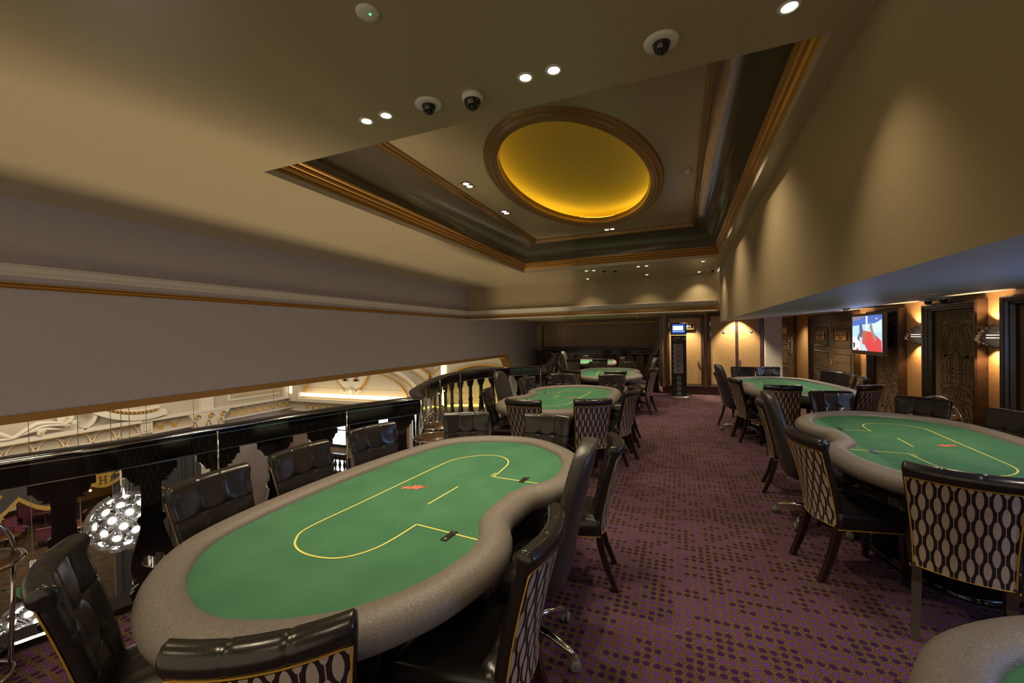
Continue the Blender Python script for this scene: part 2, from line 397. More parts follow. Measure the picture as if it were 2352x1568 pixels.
# right-hand bulkhead, rounded at its far end, and the soffit behind it
RR, YE = .30, 10.35
c = MB(); line = [(XW, -1.8), (XW, YE-RR)] + [(XW+RR-RR*math.cos(a), YE-RR+RR*math.sin(a)) for a in [k*PI/24 for k in range(1, 13)]] + [(XR, YE)]
def zs(x): return 1.89+(x-XW)*.0595
c.grid([[(x, y, zs(x)) for x, y in line], [(x, y, ZC+.05) for x, y in line]])
struct(c.build('wall_bulkhead_right', M['bulk']))
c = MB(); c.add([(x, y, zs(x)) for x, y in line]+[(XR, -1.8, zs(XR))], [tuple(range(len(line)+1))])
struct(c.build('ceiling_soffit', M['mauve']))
c = MB().box((XW+.3, YE+.01, 2.2), (XR+.2, 14.2, 2.25)); c.box((XW-.2, YB+.15, 2.2), (XW+.30, YD+.2, 2.25)); struct(c.build('ceiling_lobby', M['bulk']))
# left bulkhead over the void with its lower opening, rounded at the far end
c = MB(); zb = .915; yo = 13.55
P = [(-1.8, 3.13), (-1.8, zb), (yo-.0, zb)] + [(yo+.75*math.sin(a), zb-.75+.75*math.cos(a)) for a in [k*PI/24 for k in range(1, 13)]] + [(yo+.75, -1.2), (YK, -1.2), (YK, 3.13)]
mx = Matrix(((0, 0, 1, 0), (1, 0, 0, 0), (0, 1, 0, 0), (0, 0, 0, 1)))
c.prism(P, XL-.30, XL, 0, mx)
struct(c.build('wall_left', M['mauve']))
c = MB(); Q = [(p[0], p[1]) for p in P[1:-3]]
c.grid([[(XL+.006, y, z+.080) for y, z in Q], [(XL+.012, y, z) for y, z in Q], [(XL-.31, y, z-.006) for y, z in Q]], smooth=False)
struct(c.build('trim_7', M['goldsoff']))
# far bulkhead + cornice carried along the left wall and the far bulkhead
c = MB().box((XL, YB, 2.18), (XW+.1, YB+.25, ZC+.02)); struct(c.build('wall_bulkhead_far', M['bulk']))
def lcornice(name, prof, mate):     # prof (projection, z)
    b = MB(); rows = [[(XL+p, -1.8, z), (XL+p, YB-p, z), (XW, YB-p, z)] for p, z in prof]
    b.grid(rows, smooth=False); return struct(b.build(name, mate))
lcornice('trim_8', [(0, 2.435), (.085, 2.43), (.085, 2.405), (.07, 2.40), (.06, 2.385), (.052, 2.37), (.05, 2.35), (.04, 2.345), (.03, 2.325), (.0, 2.32)], M['cornice'])
lcornice('trim_9', [(0, 2.262), (.018, 2.258), (.02, 2.248), (.01, 2.244), (.024, 2.234), (.026, 2.22), (.012, 2.214), (.018, 2.205), (0, 2.20)], M['goldtrim'])
b = MB().box((XL, YB-.04, 2.165), (XW, YB+.26, 2.195)); struct(b.build('trim_10', M['cornice']))
# back bay
c = MB().box((XL, YB+.25, 2.22), (-.3, YK, 2.27)); c.box((-.3, YB+.25, 2.2), (XW-.2, YD+.05, 2.25)); struct(c.build('ceiling_back', M['bulk']))
struct(MB().box((XL, YK, -1.0), (-.43, YK+.15, 2.25)).build('wall_back', M['bulk']))
struct(MB().box((-5.55, YK-.04, 1.16), (-.62, YK, 2.06)).build('trim_11', mat('bronze_screen_fabric', (.40, .29, .20), .45, vary=(20, (.36, .25, .17)))))
b = MB().box((-5.60, YK-.07, 1.09), (-.58, YK, 1.16)).box((-5.60, YK-.06, 1.09), (-5.55, YK, 2.08)); struct(b.build('trim_12', M['frame']))
b = MB().box((XL, YK-.08, 2.10), (-.43, YK, 2.15)); struct(b.build('trim_13', M['goldtrim']))
# cash wall
struct(MB().box((-.43, YD, .19), (2.0, YD+.12, 2.2)).build('wall_far', M['tan']))
struct(MB().box((-.44, YD+.01, -.0), (-.43+.10, YK, 2.2)).build('wall_bay_side', M['bulk']))
b = MB().box((-.45, YD-.03, 0), (2.0, YD+.12, .19)); b.box((-.45, YD-.045, .175), (2.0, YD, .19)); struct(b.build('baseboard_far', M['plinth'], bevel=.004))
b = MB().box((-.52, YD-.02, .19), (-.43, YD+.10, 2.14)); struct(b.build('trim_14', M['frame']))
struct(MB().box((1.97, 11.95, 0), (2.37, 12.6, 2.2)).build('trim_15', M['ivory'], bevel=.03))
# right wall
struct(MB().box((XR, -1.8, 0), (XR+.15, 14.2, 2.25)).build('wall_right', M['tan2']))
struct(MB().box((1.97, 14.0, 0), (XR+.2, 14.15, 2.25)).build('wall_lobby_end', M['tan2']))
struct(MB().box((XR-.03, -1.8, 0), (XR, 14.0, .16)).build('baseboard_right', M['frame']))

# ------------------------------------------------------------------ mitred picture-frame moulding in a plane
def frame_sweep(name, w, h, prof, mate, parent, sides=4):
    """moulding around a w x h rectangle in local xz, face to -y; prof = (inset, depth)"""
    b = MB()
    for (i0, d0), (i1, d1) in zip(prof, prof[1:]):
        A = [(i0, -d0, i0), (w-i0, -d0, i0), (w-i0, -d0, h-i0), (i0, -d0, h-i0)]
        B = [(i1, -d1, i1), (w-i1, -d1, i1), (w-i1, -d1, h-i1), (i1, -d1, h-i1)]
        b.add(A+B, [(k, (k+1) % 4, 4+(k+1) % 4, 4+k) for k in range(4)])
    return b.build(name, mate, parent)
def local(name, loc, rz):
    o = bpy.data.objects.new(name, None); COL.objects.link(o); o.location = loc; o.rotation_euler = (0, 0, rz); return o
FRP = [(0, 0), (0, .055), (.015, .07), (.03, .07), (.038, .058), (.05, .058), (.058, .045), (.075, .045), (.085, .02), (.085, 0)]
TXV = Matrix(((1, 0, 0, 0), (0, 0, -1, 0), (0, 1, 0, 0), (0, 0, 0, 1)))      # text standing in xz, facing -y
# cash doors
d = local('door_1', (-.34, YD, .20), 0); struct(d)
frame_sweep('door_frame', .95, 1.93, FRP, M['frame'], d)
MB().box((.085, -.022, .085), (.865, 0, 1.845)).build('door_leaf', M['tan'], d)
for zz in (.18, 1.34, 1.62):
    MB().box((.066, -.062, zz), (.086, -.05, zz+.11)).build('hinge', M['steel'], d)
kn = MB().box((.775, -.03, .60), (.815, -.02, .70)).build('lock_plate', M['chrome'], d)
MB().lathe([(0, -.01), (.022, -.008), (.026, .01), (.02, .02), (0, .022)], (0, 0, 0), 14).build('door_knob', M['chrome'], d).matrix_local = Matrix.Translation((.795, -.045, .655)) @ Matrix.Rotation(PI/2, 4, 'X')
d = local('door_2', (.68, YD, .20), 0); struct(d)
frame_sweep('door_frame', 1.29, 1.96, FRP, M['frame'], d)
MB().box((.085, -.022, .085), (.655, 0, 1.875)).build('door_leaf', M['tan'], d); MB().box((.725, -.022, .085), (1.205, 0, 1.875)).build('door_leaf', M['tan'], d)
MB().box((.655, -.035, .085), (.725, 0, 1.875)).build('centre_stile', M['frame'], d, bevel=.006)
for zz in (.18, 1.34, 1.62): MB().box((.066, -.062, zz), (.086, -.05, zz+.11)).build('hinge', M['steel'], d)
MB().box((.735, -.03, .60), (.775, -.02, .72)).build('lock_plate', M['chrome'], d)
MB().lathe([(0, -.01), (.022, -.008), (.026, .01), (.02, .02), (0, .022)], (0, 0, 0), 14).build('door_knob', M['chrome'], d).matrix_local = Matrix.Translation((.755, -.045, .65)) @ Matrix.Rotation(PI/2, 4, 'X')
M['bluesign'] = mat('blue_sign_enamel', (.05, .13, .30), .4)
for k, x in enumerate((.40, 1.006)):
    s_ = thing('door_notice', ('round blue notice with white marks on the left tan leaf of the double doors', 'round blue notice with white marks on the right tan leaf of the double doors')[k], 'sign', (.68+x, YD-.03, 1.665))
    disc = [(.034*math.cos(a), .034*math.sin(a)) for a in [q*PI/12 for q in range(24)]]
    MB().prism(disc, 0, .004, 0, TXV).build('disc', M['bluesign'], s_)
    b = MB()
    for zz in (-.012, 0, .012): b.box((-.02, -.006, zz-.003), (.02, -.004, zz+.003))
    b.build('white_text_lines', M['white'], s_)
# cash sign
s_ = thing('cash_sign', 'dark sign reading CASH, gold-framed, at the top of the left tan door', 'sign', (-.135, YD-.05, 1.735))
frame_sweep('frame', .50, .195, [(0, -.02), (0, .03), (.012, .04), (.028, .02), (.028, 0)], M['goldtrim'], s_)
MB().box((.028, -.01, .028), (.472, 0.02, .167)).build('panel', M['matblack'], s_)
M['letter'] = mat('silver_letters', (.52, .48, .40), .4)
txt('CASH', .125, Matrix.Translation((.25, -.013, .097)) @ TXV, M['letter'], s_, wide=1.1)

# right wall: everything below is built facing -x : local x runs towards the camera (-y)
RWM = -PI/2
def rw(name, y, z, label=None, cat=None, group=None):
    o = local(name, (XR, y, z), RWM)
    return tag(o, label, cat, group) if label else struct(o)
d = rw('door_3', 12.48, 0); wd, hd = 3.0, 2.0
frame_sweep('door_frame', wd, hd, [(0, 0), (0, .07), (.03, .09), (.06, .09), (.075, .07), (.11, .07), (.125, .05), (.16, .05), (.17, .02)], M['frame'], d)
for k in range(2):
    x0 = .17+k*1.335; lf = MB().box((x0, -.02, .02), (x0+1.325, .0, 1.83)); lf = lf.build('door_leaf', M['doorwood'], d)
    for (za, zb_) in ((.14, .62), (.74, 1.18), (1.27, 1.73)):
        q = frame_sweep('raised_panel', .98, zb_-za, [(0, 0), (.02, .022), (.045, .005), (.07, .012), (.48*min(1, (zb_-za)/.98)-.02, .012)], M['doorwood'], lf)
        q.location = (x0+.17, -.018, za)
    pl = tag(bpy.data.objects.new('door_plaque', None), ('small brass BACKSTAGE plaque on the far leaf of the dark double doors', 'small brass BACKSTAGE plaque on the near leaf of the dark double doors')[k], 'sign'); COL.objects.link(pl)
    pl.location = (XR-.045, 12.48-(x0+.66), 1.445); pl.rotation_euler = (0, 0, RWM)
    MB().box((-.30, -.006, 0), (.30, .008, .155)).build('plate', M['brass'], pl)
    txt('BACKSTAGE', .088, Matrix.Translation((0, -.007, .10)) @ TXV, M['ink'], pl, wide=1.05); txt('ENTRANCE', .042, Matrix.Translation((0, -.007, .038)) @ TXV, M['ink'], pl, wide=1.1)
MB().box((1.47, -.03, .90), (1.52, -.018, 1.02)).build('lock_plate', M['brass'], d)
b = MB().box((1.20, -.03, 1.62), (1.30, -.018, 1.72)).box((1.42, -.03, 1.62), (1.52, -.018, 1.72)); b.build('glass_notice', M['greycard'], d)
for zz in (1.3, 1.6): MB().box((.155, -.06, zz), (.17, -.04, zz+.12)).build('hinge', M['steel'], d)
# end lobby door
d = local('door_4', (2.43, 14.0, 0), 0); struct(d)
MB().box((0, -.03, 0), (.60, 0, 2.02)).build('door_leaf', M['doorwood'], d)
MB().box((.60, -.06, 0), (.66, 0, 2.1)).build('door_frame', M['frame'], d)
for (za, zb_) in ((.1, .62), (.72, 1.12), (1.25, 1.42)):
    q = frame_sweep('raised_panel', .42, zb_-za, [(0, 0), (.02, .02), (.04, .0)], M['doorwood'], d); q.location = (.06, -.03, za)
MB().box((.545, -.05, .92), (.575, -.03, 1.48)).build('push_plate', M['steel'], d)
b = MB().tube([(.56-.10*math.sin(a), -.07-.03*math.sin(a), 1.2-.22*math.cos(a)) for a in [k*PI/12 for k in range(13)]], .014, 8); b.build('door_handle', M['chrome'], d)
s_ = thing('door_plaque', 'small brass BACKSTAGE plaque on the door behind the white column', 'sign', (2.70, 13.955, 1.58))
MB().box((-.1, -.006, 0), (.16, .01, .175)).build('plate', M['brass'], s_); txt('BACKSTAGE', .042, Matrix.Translation((.03, -.008, .11)) @ TXV, M['ink'], s_)
txt('ENTRANCE', .022, Matrix.Translation((.03, -.008, .06)) @ TXV, M['ink'], s_)

# damask panels
def scroll(pts, w0, w1):
    """tapering flat stroke as a polygon strip in xz"""
    P = cr(pts, 5, False); n = len(P); L = []; R_ = []
    for i, p in enumerate(P):
        a = P[max(i-1, 0)]; c_ = P[min(i+1, n-1)]; dx, dz = c_[0]-a[0], c_[1]-a[1]; l = math.hypot(dx, dz) or 1
        t_ = i/(n-1); w = (w0+(w1-w0)*t_)*(math.sin(PI*min(1, .12+.88*t_))**.35 if t_ > .5 else 1)
        w = max(w, .0015); L.append((p[0]-dz/l*w, p[1]+dx/l*w)); R_.append((p[0]+dz/l*w, p[1]-dx/l*w))
    return L, R_
def leaf(x, z, ang, ln, wd_):
    o = []
    for k in range(13):
        t_ = k/12; o.append((t_*ln, wd_*math.sin(PI*t_**.8)))
    for k in range(11, 0, -1):
        t_ = k/12; o.append((t_*ln, -wd_*.6*math.sin(PI*t_**.8)))
    ca, sa = math.cos(ang), math.sin(ang)
    return [(x+p[0]*ca-p[1]*sa, z+p[0]*sa+p[1]*ca) for p in o]
def spiral(x, z, r, a0, turns, sgn=1):
    return [(x+r*(1-k/14*.8)*math.cos(a0+sgn*turns*2*PI*k/14), z+r*(1-k/14*.8)*math.sin(a0+sgn*turns*2*PI*k/14)) for k in range(15)]
def damask(parent, x0, w, z0, z1):
    b = MB(); cx = x0+w/2; hw = w/2; per = .92
    def st(pts, wd, tip=.0, q=0, kind='leaf'):
        """mirrored pair of flat strokes; pts in (0..1 of the half width, metres down)"""
        P = cr([(p[0]*hw, q-p[1]) for p in pts], 5, False); n = len(P)
        for sg in (1, -1):
            L = []; R_ = []
            for i, p in enumerate(P):
                a = P[max(i-1, 0)]; c_ = P[min(i+1, n-1)]; dx, dz = c_[0]-a[0], c_[1]-a[1]; l = math.hypot(dx, dz) or 1; t_ = i/(n-1)
                k = wd*(math.sin(PI*min(.97, .06+.91*t_))**.7 if kind == 'leaf' else (1-.75*t_))
                for lst, s2 in ((L, 1), (R_, -1)):
                    X = cx+sg*max(0, (p[0]-s2*dz/l*k)); Z = p[1]+s2*dx/l*k
                    lst.append((min(max(X, x0), x0+w), -.006, min(max(Z, z0), z1)))
            b.grid([L, R_], smooth=False)
    def spi(cx_, cz_, r, a0, tn, wd, q, sg=1):
        st([(cx_+r/hw*(1-k/12*.85)*math.cos(a0+sg*tn*2*PI*k/12), cz_-r*(1-k/12*.85)*math.sin(a0+sg*tn*2*PI*k/12)) for k in range(13)], wd, q=q, kind='s')
    z = z1+.02
    while z > z0+.1:
        q = z
        spi(.45, .085, .062, 3.6, 1.3, .014, q); st([(.10, .17), (.16, .12), (.22, .08), (.26, .04)], .010, q=q)
        st([(.62, .02), (.82, .04), (.95, .08), (.93, .16)], .013, q=q); st([(.55, .15), (.70, .13), (.85, .15), (.95, .19)], .024, q=q)
        st([(0, .19), (.12, .175), (.26, .18), (.36, .16)], .010, q=q); st([(.0, .05), (.0, .09)], .018, q=q)
        st([(.58, .20), (.78, .22), (.90, .29), (.93, .37)], .026, q=q); st([(.40, .20), (.60, .26), (.70, .33), (.72, .40)], .014, q=q)
        spi(.46, .32, .052, 1.2, 1.25, .014, q, -1)
        st([(.08, .21), (.14, .29), (.24, .37), (.40, .44), (.52, .50)], .022, q=q); st([(.24, .22), (.30, .30), (.40, .38), (.60, .42)], .012, q=q)
        st([(0, .25), (0, .30)], .016, q=q); st([(0, .32), (0, .37)], .022, q=q); st([(0, .39), (0, .43)], .018, q=q)
        spi(.80, .42, .040, .5, 1.2, .010, q); st([(.95, .38), (.98, .48), (.80, .54), (.50, .53), (.18, .47), (.10, .42)], .018, q=q)
        st([(.0, .50), (.0, .56)], .030, q=q)
        st([(.02, .55), (.10, .62), (.14, .72), (.13, .82), (.04, .93)], .036, q=q)
        for zz in (.60, .65, .70, .75, .80, .85): st([(.14, zz+.015), (.26, zz), (.31, zz-.02)], .010, q=q)
        st([(.40, .56), (.55, .55), (.75, .55), (.92, .58)], .014, q=q)
        st([(.60, .57), (.50, .64), (.48, .70)], .022, q=q); st([(.72, .57), (.72, .65), (.66, .72)], .026, q=q); st([(.84, .59), (.92, .66), (.92, .73)], .024, q=q)
        st([(.40, .72), (.52, .73), (.70, .73), (.85, .72), (.97, .68)], .012, q=q)
        st([(.55, .75), (.48, .81), (.46, .88)], .020, q=q); st([(.70, .75), (.72, .82), (.66, .90)], .025, q=q); st([(.85, .74), (.92, .82), (.90, .90)], .022, q=q)
        st([(.30, .90), (.50, .92), (.75, .93), (.96, .90)], .014, q=q)
        z -= per
    return b.build('leaf_pattern', M['damask'], parent, fix=False)
def panel(y, w, label, gap=.10):
    o = rw('wall_panel', y, .16, label, 'wall panel', 'framed damask panels on the right wall'); h = 1.80
    frame_sweep('frame', w, h, [(0, 0), (0, .09), (.015, .105), (.035, .105), (.042, .09), (.058, .09), (.066, .065), (.085, .065), (.097, .03), (.10, 0)], M['frame'], o)
    MB().box((.09, -.001, .09), (w-.09, 0, h-.09)).build('ground', M['damask'], o)
    iw = w-.20; MB().box((.10+iw*.14, -.004, .10), (w-.10-iw*.14, -.001, h-.115)).build('field', M['damask2'], o)
    damask(o, .10+iw*.155, iw*.69, .11, h-.125)
    return o
panel(8.93, 1.14, 'tall dark-framed panel of brown damask directly behind the television')
panel(7.17, 1.10, 'tall dark-framed panel of brown damask between the two rightmost wall lights')
panel(5.72, 1.10, 'dark-framed damask panel cut off by the right edge of the photo')
# television
tv = thing('television', 'flat wall television showing skiers in red and blue on snow', 'television', (2.86, 8.41, 1.235), RWM+.0)
MB().box((-.62, -.03, 0), (.62, .018, .68)).build('bezel', M['matblack'], tv, bevel=.008)
MB().box((-.2, .018, .15), (.2, .24, .5)).build('wall_bracket', M['matblack'], tv)
sw, sh = 1.14, .575
def scr(n, pts, col, s, lay): # pts in 0..1 of the screen, x right, y up
    b = MB().add([(-.57+p[0]*sw, -.0305-.0004*lay, .065+p[1]*sh) for p in pts], [tuple(range(len(pts)))])
    return b.build(n, em(n, col, s), tv, fix=False)
scr('snow_picture', [(0, 0), (1, 0), (1, 1), (0, 1)], (.42, .66, 1.0), 1.0, 0)
scr('sky_band', [(0, .72), (1, .80), (1, 1), (0, 1)], (.06, .18, .62), .8, 1)
scr('ridge', [(0, .86), (.45, .97), (.45, 1), (0, 1)], (.35, .30, .42), .6, 2)
scr('slope', [(.7, .5), (1, .55), (1, .88), (.85, .80), (.72, .74)], (.55, .78, .95), 1.0, 2)
scr('white_flag', [(.49, .55), (.55, .55), (.55, .99), (.49, .99)], (.75, .85, .95), 1.0, 3)
scr('snow_foreground', [(0, 0), (.4, 0), (.33, .25), (.22, .42), (0, .38)], (.80, .90, 1.0), 1.0, 2)
scr('blue_skier', [(.17, .36), (.27, .52), (.26, .7), (.31, .80), (.36, .74), (.39, .62), (.36, .40), (.30, .22)], (.12, .16, .38), .6, 4)
scr('red_coats', [(.38, .58), (.55, .56), (.72, .52), (.84, .42), (.98, .30), (1, 0), (.55, 0), (.44, .18), (.36, .20), (.37, .45)], (.80, .06, .08), .8, 4)
scr('orange_coat', [(.38, .58), (.52, .57), (.50, .24), (.36, .24)], (.62, .16, .08), .7, 5)
scr('fair_hair', [(.66, .84), (.70, .72), (.74, .56), (.84, .34), (.78, .27), (.70, .44), (.62, .66)], (.40, .33, .24), .7, 6)
scr('pale_skis', [(.30, 0), (.38, 0), (.34, .38), (.26, .40)], (.65, .72, .80), .8, 5)
scr('black_dog', [(.01, .22), (.10, .22), (.10, .12), (.06, .05), (.03, .06), (.03, .16)], (.03, .04, .06), .5, 5)
scr('channel_mark', [(.155, .0), (.225, .0), (.225, .09), (.155, .09)], (.75, .01, .01), .9, 7)
scr('channel_mark_top', [(.165, .05), (.215, .05), (.215, .085), (.165, .085)], (.9, .8, .8), .9, 8)
scr('score_caption', [(.81, .885), (.88, .885), (.88, .91), (.81, .91)], (.8, .8, .85), .9, 7)
scr('score_dot', [(.885, .88), (.91, .88), (.91, .915), (.885, .915)], (.6, .05, .03), .9, 7)
scr('clock_caption', [(.18, .90), (.31, .915), (.31, .93), (.18, .915)], (.75, .35, .25), .8, 7)
lamp('television_glow', 'AREA', (2.78, 8.41, 1.55), 3.5, (.45, .62, 1.0), (-1, 0, 0), 1.0, sy=.5)
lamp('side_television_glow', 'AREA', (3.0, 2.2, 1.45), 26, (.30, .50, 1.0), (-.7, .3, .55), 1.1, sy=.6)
# wall lights
sc0 = thing('wall_light', '', 'wall light', (0, 0, 0), RWM)
tiers = [(.085, .205, .225), (.14, .175, .20), (.185, .145, .172), (.215, .118, .142), (.235, .09, .115), (.25, .052, .086), (.225, .035, .049), (.17, .018, .032), (.13, .005, .015), (.09, -.008, .002)]
b = MB().box((-.06, -.02, .01), (.06, 0, .20)); b.build('back_plate', M['steel'], sc0)
for r, z0, z1 in tiers:
    b = MB().lathe([(r*.86, z0), (r, z0), (r, z1), (r*.97, z1), (r*.97, z0+.004), (r*.86, z0+.004)], (0, 0, 0), 20, sy=-.62, a0=0, a1=PI, smooth=False)
    b.box((-r, -.012, z0), (r, -.008, z0+.004)); b.build('chrome_tier', M['chrome'], sc0)
MB().lathe([(.0, .06), (.03, .07), (.04, .10), (.03, .13), (0, .14)], (0, -.06, 0), 10).build('bulb', M['lampon'], sc0)
for y, lb in ((9.30, 'tiered chrome wall light half hidden behind the left side of the television'), (7.42, 'tiered chrome wall light just right of the television'), (5.90, 'tiered chrome wall light nearest the right edge, beyond the tall damask panel'), (4.38, 'tiered chrome wall light beyond the last panel')):
    if y < 5: continue
    place(sc0, (XR-.005, y, 1.45), RWM, lb, 'tiered wall lights on the right wall')
    lamp('wall_light_up', 'SPOT', (XR-.10, y, 1.70), 16, WARM2, (.25, 0, 1), .012, 125, .4)
    lamp('wall_light_down', 'SPOT', (XR-.10, y, 1.42), 16, WARM2, (.25, 0, -1), .012, 125, .4)
lamp('wall_light_up', 'SPOT', (XR-.10, 4.38, 1.70), 9, WARM2, (.25, 0, 1), .012, 125, .4)
# ------------------------------------------------------------------ ceiling fittings and the light they give
def ring(name, r0, r1, z0, z1, mate, parent, n=24):
    return MB().lathe([(r0, z0), (r0, z1), (r1, z1), (r1*1.0, z0)], (0, 0, 0), n).build(name, mate, parent)
dl0 = thing('downlight', '', 'ceiling light')
MB().lathe([(.030, 0.0), (.034, -.004), (.046, -.004), (.048, .0)], (0, 0, 0), 20).build('trim_ring', M['white'], dl0)
MB().lathe([(.0, -.0015), (.030, -.0015)], (0, 0, 0), 18).build('lit_lens', M['lampon'], dl0)
G1 = 'single downlights in the near ceiling'; G2 = 'small downlights in the far ceiling'
for x, y, z, lb, g, p in (
    (-1.88, 2.156, ZC, 'left downlight of the pair left of the dome cameras', G1, 30),
    (-1.72, 2.153, ZC, 'right downlight of the pair left of the dome cameras', G1, 30),
    (-.769, 2.156, ZC, 'left downlight of the pair right of the dome cameras', G1, 30),
    (-.608, 2.159, ZC, 'right downlight of the pair right of the dome cameras', G1, 30),
    (.469, 2.167, ZC, 'glaring downlight at the top right of the photo', G1, 30),
    (-1.904, 9.138, ZC, 'left of two far ceiling downlights beside the small dome cameras', G2, 40),
    (-1.743, 9.16, ZC, 'right of two far ceiling downlights beside the small dome cameras', G2, 40),
    (-.79, 9.104, ZC, 'left of two far ceiling downlights right of the small dome cameras', G2, 40),
    (-.623, 9.104, ZC, 'right of two far ceiling downlights right of the small dome cameras', G2, 40),
    (.459, 9.094, ZC, 'far ceiling downlight next to the coffer corner on the right', G2, 38),
    (-2.15, 10.45, ZC, 'rear row far downlight nearest the left wall', G2, 18),
    (-.712, 10.45, ZC, 'middle downlight of the rear far row', G2, 18),
    (.449, 10.62, ZC, 'rear row far downlight nearest the right bulkhead', G2, 26),
    (-3.35, 13.4, 2.22, 'left tiny downlight in the low ceiling of the back bay', 'downlights in the low back ceiling', 300),
    (-1.22, 13.3, 2.22, 'right tiny downlight in the low ceiling of the back bay', 'downlights in the low back ceiling', 300),
    (.105, 11.45, 2.2, 'downlight directly above the CASH sign', 'downlights in the low back ceiling', 16)):
    o = place(dl0, (x, y, z), 0, lb, g)
    if z < 3 and p == 16: lamp('downlight_beam', 'SPOT', (x, y+.2, z-.02), 150, WARM, (0, .20, -1), .02, 80, .7)
    else: lamp('downlight_beam', 'SPOT', (x, y, z-.02), p, WARM, (0, 0, -1), .03, 78 if y < 3 else 105, .9)
lamp('downlight_beam', 'SPOT', (1.37, 11.72, 2.15), 150, WARM, (0, .18, -1), .02, 85, .6)
tw0 = thing('twin_downlight', '', 'ceiling light')
MB().box((-.12, -.062, -.003), (.12, .062, .0)).box((-.105, -.05, -.006), (.105, .05, -.003)).build('square_bezel', M['steel'], tw0)
for sx in (-.052, .052):
    MB().lathe([(.0, -.010), (.022, -.011), (.040, -.008)], (sx, 0, 0), 18).build('lit_lamp', M['lampon'], tw0)
    MB().lathe([(.040, -.006), (.046, -.012), (.049, -.006)], (sx, 0, 0), 18).build('reflector_rim', M['chrome'], tw0)
lamps = [(-2.58, 4.87, .0, 'twin downlight at the left of the tray, nearer to the camera'), (-2.60, 6.19, .0, 'twin downlight at the left of the tray, farther from the camera'), (-1.22, 8.06, 0, 'twin downlight between the oval dome and the far end of the tray')]
for k, (x, y, r_, lb) in enumerate(lamps):
    place(tw0, (x, y, ZT), PI/2*(k < 2), lb, 'twin downlights around the oval dome')
    lamp('twin_downlight_beam', 'SPOT', (x, y, ZT-.03), 105, WARM, (.04 if k < 2 else 0, -.02, -1), .04, 100, .8)
for x, y in ((.16, 4.4), (-1.22, 3.15), (.16, 6.8)): lamp('twin_downlight_beam', 'SPOT', (x, y, ZT-.03), 90, WARM, (0, 0, -1), .04, 105, .8)
# unseen fill lamps added behind the camera and over the near tables
for x, y, p in ((-3.3, .9, 34), (-1.4, .3, 34), (.35, .2, 20), (-2.4, -.9, 30), (.0, -1.1, 26), (-1.25, 2.0, 34)):
    lamp('near_fill_beam', 'SPOT', (x, y, ZC-.03), p, WARM, (0, 0, -1), .05, 110, .9)
# under the right-hand soffit
for x, y, p in ((1.9, 4.2, 30), (1.95, 7.6, 34), (1.9, 2.2, 18), (1.6, .4, 12), (2.2, 10.2, 90), (2.6, 13.0, 60)):
    lamp('soffit_downlight_beam', 'SPOT', (x, y, zs(x)-.03), p*1.25, WARM, (0, 0, -1), .04, 140, .9)
# dome cameras
cm0 = thing('dome_camera', '', 'security camera')
MB().lathe([(0, 0), (.085, 0), (.083, -.007), (.06, -.012), (.042, -.013)], (0, 0, 0), 28).build('mounting_plate', M['white'], cm0)
MB().lathe([(.040, -.010), (.040, -.024), (.034, -.043), (.02, -.058), (0, -.063)], (0, 0, 0), 24).build('dark_dome', M['cambl'], cm0)
GC = 'dome security cameras in the ceiling'
place(cm0, (-1.40, 2.157, ZC), 0, 'leftmost near dome camera on a wide flat white plate', GC)
place(cm0, (-.063, 2.167, ZC), 0, 'rightmost near dome camera on a wide white plate, above the coffer edge', GC)
cm1 = thing('dome_camera', 'near dome camera in a deep white collar, middle of the three', 'security camera', (-1.113, 2.181, ZC), group=GC)
MB().lathe([(0, 0), (.062, 0), (.064, -.02), (.058, -.034), (.05, -.036)], (0, 0, 0), 26).build('mounting_collar', M['white'], cm1)
MB().lathe([(.050, -.030), (.048, -.05), (.038, -.072), (.02, -.086), (0, -.09)], (0, 0, 0), 24).build('dark_dome', M['cambl'], cm1)
place(cm0, (-1.526, 9.179, ZC), 0, 'left small dome camera in the far ceiling', GC)
place(cm0, (-1.295, 9.274, ZC), 0, 'right small dome camera in the far ceiling', GC)
place(cm0, (.72, 10.35, ZC), 0, 'far dome camera tucked against the right bulkhead', GC)
place(cm0, (2.98, 6.95, zs(2.9)), 0, 'left dark dome camera above the right wall panels', GC)
place(cm0, (2.98, 6.62, zs(2.9)), 0, 'right dark dome camera above the right wall panels', GC)
s_ = thing('sensor', 'round white ceiling sensor with a green light near the top of the photo', 'ceiling sensor', (-1.244, 1.451, ZC))
MB().lathe([(0, 0), (.052, 0), (.05, -.006), (.03, -.010), (0, -.012)], (0, 0, 0), 26).build('cover', M['white'], s_)
MB().lathe([(0, -.015), (.004, -.013)], (.012, .0, 0), 8).build('indicator_light', M['greenled'], s_)
sm0 = thing('smoke_detector', 'white smoke detector on the tray right of the oval dome', 'smoke detector', (.13, 5.6, ZT))
MB().lathe([(0, 0), (.05, 0), (.05, -.018), (.038, -.022), (.036, -.034), (.03, -.045), (0, -.048)], (0, 0, 0), 22).build('housing', M['white'], sm0)
o = copy_tree(sm0); o.location = (2.35, 7.7, zs(2.35)); o['label'] = 'white smoke detector under the low soffit above the television'
for x, y, z, lb in ((.13, 8.0, ZT, 'flush round speaker grille near the far right corner of the tray'), (-.76, 9.9, ZC, 'flush oval-looking speaker grille in the far ceiling'), (2.2, 5.1, zs(2.2), 'round white grille in the low soffit near the right edge')):
    s_ = thing('speaker_grille', lb, 'ceiling speaker', (x, y, z)); MB().lathe([(0, -.004), (.085, -.004), (.095, -.002), (.1, 0)], (0, 0, 0), 26).build('grille', M['ceil'] if z > 2.5 else M['white'], s_)

